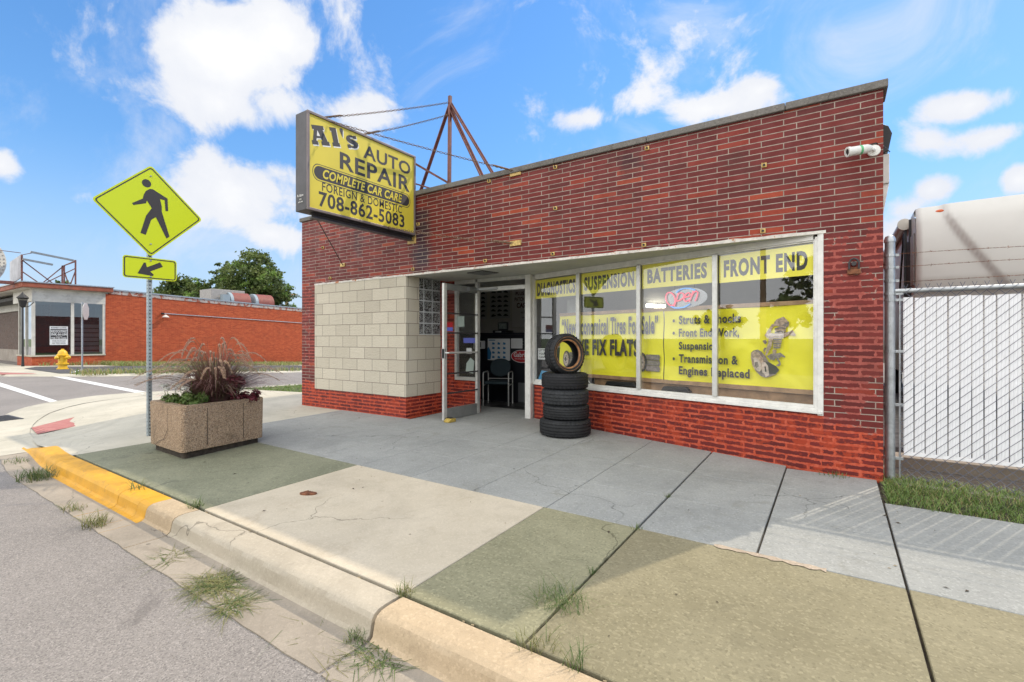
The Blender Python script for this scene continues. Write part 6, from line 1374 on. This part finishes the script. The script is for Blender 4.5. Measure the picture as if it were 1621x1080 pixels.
b = MB(); b.add([(Xf-.1, 7.02, 4.75), (Xf-2.6, 7.02, 4.50), (Xf-2.6, 7.02, 5.85), (Xf-.1, 7.02, 6.05)], [(0, 1, 2, 3)]); b.add([(Xf-.1, 7.06, 4.75), (Xf-2.6, 7.06, 4.50), (Xf-2.6, 7.06, 5.85), (Xf-.1, 7.06, 6.05)], [(3, 2, 1, 0)]); b.build('panel', mat('faded_panel', (.46, .46, .50), .6, var=.15, vscale=2), bf, recalc=False)
# ring sign
rs_ = thing('ring_sign', 'big white ring sign studded with bulbs at the left edge above the roof', 'ring sign', (-39, 5.6, 4.4)); b = MB(); rc = Vector((-38.3, 5.16, 5.55))
prf = [(1.02, -.16), (1.40, -.16), (1.40, .16), (1.02, .16)]; b.lathe(prf, Matrix.Translation(rc) @ Matrix.Rotation(R(90), 4, 'Y') @ Matrix.Rotation(R(-18), 4, 'X'), 48, closed=True); b.build('ring', M['board_w'], rs_)
b = MB(); Mr = Matrix.Translation(rc) @ Matrix.Rotation(R(90), 4, 'Y') @ Matrix.Rotation(R(-18), 4, 'X')
for k in range(40):
    a = 2*math.pi*k/40
    for rr in (1.12, 1.30): p = Mr @ Vector((rr*math.cos(a), rr*math.sin(a), .16)); b.obox(p, (.03, 0, 0), (0, .03, 0), (0, 0, .03))
b.build('bulbs', mat('old_bulbs', (.30, .28, .26), .5), rs_)
b = MB(); b.box(-38.5, -38.1, 5.0, 5.3, 3.2, 4.2); b.box(-38.5, -38.0, 5.35, 5.47, 3.1, 5.4); b.box(-38.45, -38.1, 5.9, 7.4, 4.36, 4.52); b.build('bracket', M['steel_red'], rs_)
# street lantern, hydrant, stop sign
sl_ = thing('street_lantern', 'black post lantern in front of the white corner shop front', 'street lamp', (-36.2, 6.75, -.15)); b = MB(); b.tube([(-36.2, 6.75, -.2), (-36.2, 6.75, .3), (-36.2, 6.75, 3.0)], [.07, .045, .035], 8); b.build('pole', M['black'], sl_)
b = MB(); b.lathe([(.05, 2.98), (.12, 3.05), (.20, 3.45), (.26, 3.50), (.10, 3.68), (.03, 3.80), (0, 3.84)], Matrix.Translation((-36.2, 6.75, 0)), 8); b.build('lantern', M['black'], sl_); b = MB(); b.lathe([(.125, 3.10), (.195, 3.42)], Matrix.Translation((-36.2, 6.75, 0)), 8); b.build('lantern_glass', mat('smoked_glass', (.14, .13, .11), .2), sl_)
b = MB(); b.tube([(-36.2, 6.75, 3.0), (-36.3, 7.0, 3.05), (-36.6, 7.25, 3.3)], .02, 5); b.build('bracket', M['black'], sl_)
M['hyd'] = mat('hydrant_yellow', (.72, .43, .02), .4, var=.12, vscale=5, dirt=.2)
HX, HY = -31.2, 7.2; hz_ = zr(HX, HY)+.07
hy = thing('fire_hydrant', 'yellow fire hydrant on the far corner in front of the white shop front', 'fire hydrant', (HX, HY, hz_)); Mh = Matrix.Translation((HX, HY, hz_)) @ Matrix.Scale(1.12, 4)
b = MB(); b.lathe([(.20, 0), (.20, .05), (.16, .06), (.15, .20), (.21, .22), (.21, .27), (.15, .29), (.15, .58), (.20, .60), (.20, .65), (.165, .67), (.15, .76), (.10, .83), (.05, .86), (.05, .90), (0, .90)], Mh, 24); b.build('barrel', M['hyd'], hy, smooth=True)
for a in (0, 90, 180):
    b = MB(); b.lathe([(0, .31 if a != 90 else .28), (.04, .31), (.055, .29), (.075, .27), (.075, .22), (.06, .20), (.06, .10)], Mh @ Matrix.Translation((0, 0, .52)) @ Matrix.Rotation(R(a+25), 4, 'Z') @ Matrix.Rotation(R(90), 4, 'X'), 14); b.build('nozzle', M['hyd'], hy, smooth=True)
ss = thing('stop_sign', 'grey back of a stop sign on a thin post beside the yellow hydrant', 'road sign', (-28.25, 7.18, zr(-28, 7))); b = MB(); zst = zr(-28, 7); b.beam((-28.25, 7.18, zst), (-28.25, 7.18, 2.95), .07, .05); b.build('post', M['galv'], ss)
b = MB(); pr_ = [(.41*math.cos(R(22.5+45*k)), .41*math.sin(R(22.5+45*k))) for k in range(8)]; dv_ = Vector((math.cos(R(-31)), math.sin(R(-31)), 0)); nv_ = Vector((dv_.y, -dv_.x, 0)); c_0 = Vector((-28.20, 7.30, 2.55))
b.prism(pr_, lambda a, c_, t_: tuple(c_0+dv_*a+Vector((0, 0, c_))+nv_*t_), 0, .012); b.build('octagon_plate', M['alu'], ss)
lt = MB(); lt.add([(-27.3, 6.55, zr(-27, 6)+.1), (-27.0, 6.6, zr(-27, 6)+.1), (-26.95, 6.85, zr(-27, 6)+.22), (-27.25, 6.8, zr(-27, 6)+.16)], [(0, 1, 2, 3)]); props(lt.build('paper_litter', M['paper']), 'crumpled white paper litter in the grass near the stop sign', 'litter')
# ================================================================ trees
M['oak'] = [leaf_mat('tree_leaf_dark', (.045, .075, .020), (.085, .12, .032), .35, .6, .3), leaf_mat('tree_leaf_mid', (.085, .12, .028), (.145, .18, .045), .35, .6, .35), leaf_mat('tree_leaf_light', (.12, .21, .04), (.19, .29, .065), .35, .6, .35)]
M['bark'] = mat('bark', (.075, .055, .04), .9, var=.35, vscale=3, bump=.6, bscale=8)
def tree(name, label, base, H, tr_, clumps, nleaf, size, seed, cat='tree', group='trees behind the brick storefront', wts=(.4, .45, .15)):
    rg = np.random.default_rng(seed); rp = random.Random(seed); o = thing(name, label, cat, base, 0, group); bx, by, bz = base
    k = MB(); top = Vector((bx, by, bz+H*.55)); k.tube([(bx, by, bz-.3), (bx+.02*H*rp.uniform(-1, 1), by, bz+H*.25), tuple(top)], [tr_, tr_*.75, tr_*.45], 8)
    for (cx_, cyy, cz_, r_, rz_) in clumps:
        a = Vector((bx, by, bz+H*rp.uniform(.25, .5))); q = Vector((cx_, cyy, cz_)); md = a.lerp(q, .5)+Vector((rp.uniform(-.3, .3), rp.uniform(-.3, .3), .2)); k.tube([tuple(a), tuple(md), tuple(q)], [tr_*.4, tr_*.22, tr_*.07], 6)
        for j in range(4): e = q+Vector((rp.gauss(0, 1), rp.gauss(0, 1), rp.gauss(0, .8))).normalized()*r_*.85; k.tube([tuple(q), tuple(e)], [tr_*.1, tr_*.025], 4)
    k.build('trunk', M['bark'], o, smooth=True)
    tot = sum(c[3]**2 for c in clumps); V = []; F = []; MI = []
    for (cx_, cyy, cz_, r_, rz_) in clumps:
        n = int(nleaf*r_*r_/tot); tw = max(6, n//26)
        d = rg.normal(size=(tw, 3)); d /= np.linalg.norm(d, axis=1)[:, None]; rad = rg.uniform(.45, 1., tw)**.6
        tc_ = d*rad[:, None]*np.array([r_, r_, rz_])+np.array([cx_, cyy, cz_])
        tmi = rg.choice(3, tw, p=wts); 
        idx = rg.integers(0, tw, n); p = tc_[idx]+rg.normal(size=(n, 3))*r_*np.array([.13, .13, .09]); mi_ = tmi[idx]
        a = rg.normal(size=(n, 3)); a /= np.linalg.norm(a, axis=1)[:, None]; bb = rg.normal(size=(n, 3)); bb -= a*(a*bb).sum(1)[:, None]; bb /= np.linalg.norm(bb, axis=1)[:, None]; s_ = size*rg.uniform(.6, 1.3, n)[:, None]
        st_ = len(V); Q = np.stack([p-a*s_, p+bb*s_*.5, p+a*s_, p-bb*s_*.5], 1).reshape(-1, 3); V += [tuple(x) for x in Q]; F += [(st_+4*i, st_+4*i+1, st_+4*i+2, st_+4*i+3) for i in range(n)]; MI += [int(x) for x in mi_]
    b = MB(); b.v = V; b.f = F; b.m = MI; b.build('crown', M['oak'], o, recalc=False); return o
def cl(c, R_, Rz, n, seed, r=.42):
    rp = random.Random(seed); o = []
    for i in range(n):
        d = Vector((rp.gauss(0, 1), rp.gauss(0, 1), rp.gauss(0, 1))).normalized()*rp.uniform(.35, .8); rr = R_*r*rp.uniform(.7, 1.2); o.append((c[0]+d.x*R_, c[1]+d.y*R_, c[2]+d.z*Rz, rr, rr*.75))
    return o
tree('deciduous_tree', 'largest round crowned tree rising right of the rooftop unit', (-59.8, 31.8, -1.2), 12.5, .35, cl((-59.8, 31.8, 7.3), 4.5, 4.6, 22, 1), 15000, .20, 1, wts=(.35, .5, .15))
tree('deciduous_tree', 'irregular dark tree with a knobbly top left of the largest tree', (-70.4, 32.1, -1.2), 11.0, .3, cl((-70.6, 32.0, 8.0), 2.9, 2.5, 13, 2, .45)+[(-69.6, 32.7, 11.0, 1.0, .9), (-69.0, 33.1, 10.4, .8, .8), (-70.3, 32.4, 10.0, 1.1, .9)], 8000, .20, 2, wts=(.5, .4, .1))
tree('deciduous_tree', 'low rounded dark tree farther left behind the brick roof', (-78, 31.8, -1.2), 11, .3, cl((-78, 31.8, 8.2), 3.8, 2.7, 16, 3, .45), 9000, .22, 3, wts=(.45, .45, .1))
tree('leafy_shrub', 'bright green bush showing over the brick roof under the dark trees', (-71.5, 31.0, -1.2), 7, .15, cl((-72.5, 31.0, 6.6), 2.4, 1.3, 9, 4, .5)+cl((-69.0, 31.8, 6.3), 2.2, 1.2, 8, 5, .5), 7000, .18, 4, 'bush', wts=(.0, .15, .85))
tree('leafy_shrub', 'small green bush at the left end of the roof line by the arrow plate', (-80, 29.8, -1.2), 7.5, .12, cl((-80, 29.8, 7.0), 2.2, 1.6, 9, 6, .5), 4000, .18, 5, 'bush', wts=(.0, .4, .6))
tree('deciduous_tree', 'tree top barely showing above the white storefront fascia', (-64, 15.0, -.6), 8, .2, cl((-64, 15.0, 6.0), 1.9, 1.0, 7, 7, .5), 3000, .17, 6, wts=(.2, .5, .3))
tree('deciduous_tree', 'thin tree low behind the right end of the brick roof', (-56.5, 34.5, -1.2), 6.5, .18, cl((-56.5, 34.5, 3.8), 1.6, 2.0, 7, 9, .5), 3000, .18, 8, wts=(.2, .6, .2))
up_ = thing('utility_pole', 'small brown utility pole behind the far end of the brick wall', 'utility pole', (-70, 42, -1.2)); b = MB(); b.tube([(-70, 42, -1.3), (-70, 42, 8.6)], .22, 8); b.build('pole', M['wood'], up_); b = MB(); b.beam((-71.3, 41.2, 8.1), (-68.7, 42.8, 8.1), .18, .18); b.build('crossarm', M['wood'], up_)
# ================================================================ the other side of the main road (seen in the window glass)
M['siding'] = mat('white_siding', (.62, .61, .57), .6, var=.06); M['shingle'] = mat('grey_shingle', (.12, .115, .11), .9, var=.2, vscale=4); M['pane_dark'] = mat('dark_pane', (.05, .055, .06), .1)
for (x, y, wd, h_, lb_) in ((-1.5, -19, 7, 3.0, 'white gabled house mirrored in the windows right of the standing tire'), (9.5, -21, 8, 3.2, 'white gabled house mirrored in the rightmost window'), (-12, -22, 8, 3.4, 'white gabled house mirrored near the door')):
    o = thing('white_house', lb_, 'house', (x, y, -.25), 0, 'houses across the main road'); b = MB(); b.box(x-wd/2, x+wd/2, y-5, y, -.4, h_); b.prism([(x-wd/2, h_), (x+wd/2, h_), (x, h_+wd*.36)], lambda a, c_, t_: (a, t_, c_), y-5, y-.01); b.build('wall', M['siding'], o)
    b = MB(); b.beam((x-wd/2-.3, y-2.5, h_-.12), (x+.05, y-2.5, h_+wd*.36+.08), 5.8, .14, up=(0, 0, 1)); b.beam((x+wd/2+.3, y-2.5, h_-.12), (x-.05, y-2.5, h_+wd*.36+.08), 5.8, .14, up=(0, 0, 1)); b.build('roof', M['shingle'], o)
    for dx in (-wd*.28, wd*.25): b = MB(); b.box(x+dx-.5, x+dx+.5, y, y+.04, .8, 2.1); b.build('window', M['pane_dark'], o)
    b = MB(); b.box(x-.45, x+.45, y, y+.04, -.25, 1.9); b.build('door', M['pane_dark'], o)
OT = []
for i, (x, y, H, R_) in enumerate(((8.0, -36, 6.0, 3.2), (12.5, -36, 6.6, 3.2), (-8, -36, 6.6, 3.6), (20, -33, 9, 4.2), (-22, -32, 10, 4.5))):
    OT.append(0) or OT.__setitem__(-1, tree('deciduous_tree', ('dark tree mirrored left of the pole in the rightmost window', 'second dark tree mirrored in the rightmost window', 'dark tree mirrored above the service banner', 'tree standing far right across the main road', 'tree standing far left across the main road')[i], (x, y, -.3), H, .35, cl((x, y, H*.62), R_, H*.33, 12, 20+i, .45), 3500, .34, 20+i, 'tree', 'trees across the main road', wts=(.6, .35, .05)))
for (x, y, lb_) in ((6.2, -12, 'wooden utility pole mirrored in the middle of the rightmost window'), (17.5, -12.5, 'wooden utility pole with a crossarm mirrored at the right window edge'), (-14, -12, 'wooden utility pole mirrored in the pane by the door')):
    o = thing('utility_pole', lb_, 'utility pole', (x, y, -.25), 0, 'utility poles along the main road'); b = MB(); b.tube([(x, y, -.3), (x, y, 9.2)], [.16, .12], 8); b.build('pole', M['wood'], o); b = MB(); b.beam((x-1.2, y, 8.6), (x+1.2, y, 8.6), .1, .12); b.beam((x-.7, y, 8.5), (x, y, 7.9), .04, .04); b.beam((x+.7, y, 8.5), (x, y, 7.9), .04, .04); b.build('crossarm', M['wood'], o)

for i, (x, y, lb_) in enumerate(((-46, -40, 'tree across the main road at the far left end of the row'), (-35, -38, 'tree across the main road, second from the far left end'), (-15.5, -44, 'tree behind the houses across the main road, left of the door'), (-2.5, -46, 'tree behind the houses across the main road, by the banner'), (29, -42, 'tree across the main road, second from the far right end'), (38, -38, 'tree across the main road at the far right end of the row'), (14.5, -48, 'tallest tree far behind the houses across the main road'))):
    copy_thing(OT[i % 3], (x, y-6, -.3), lb_, rz=i*1.3)
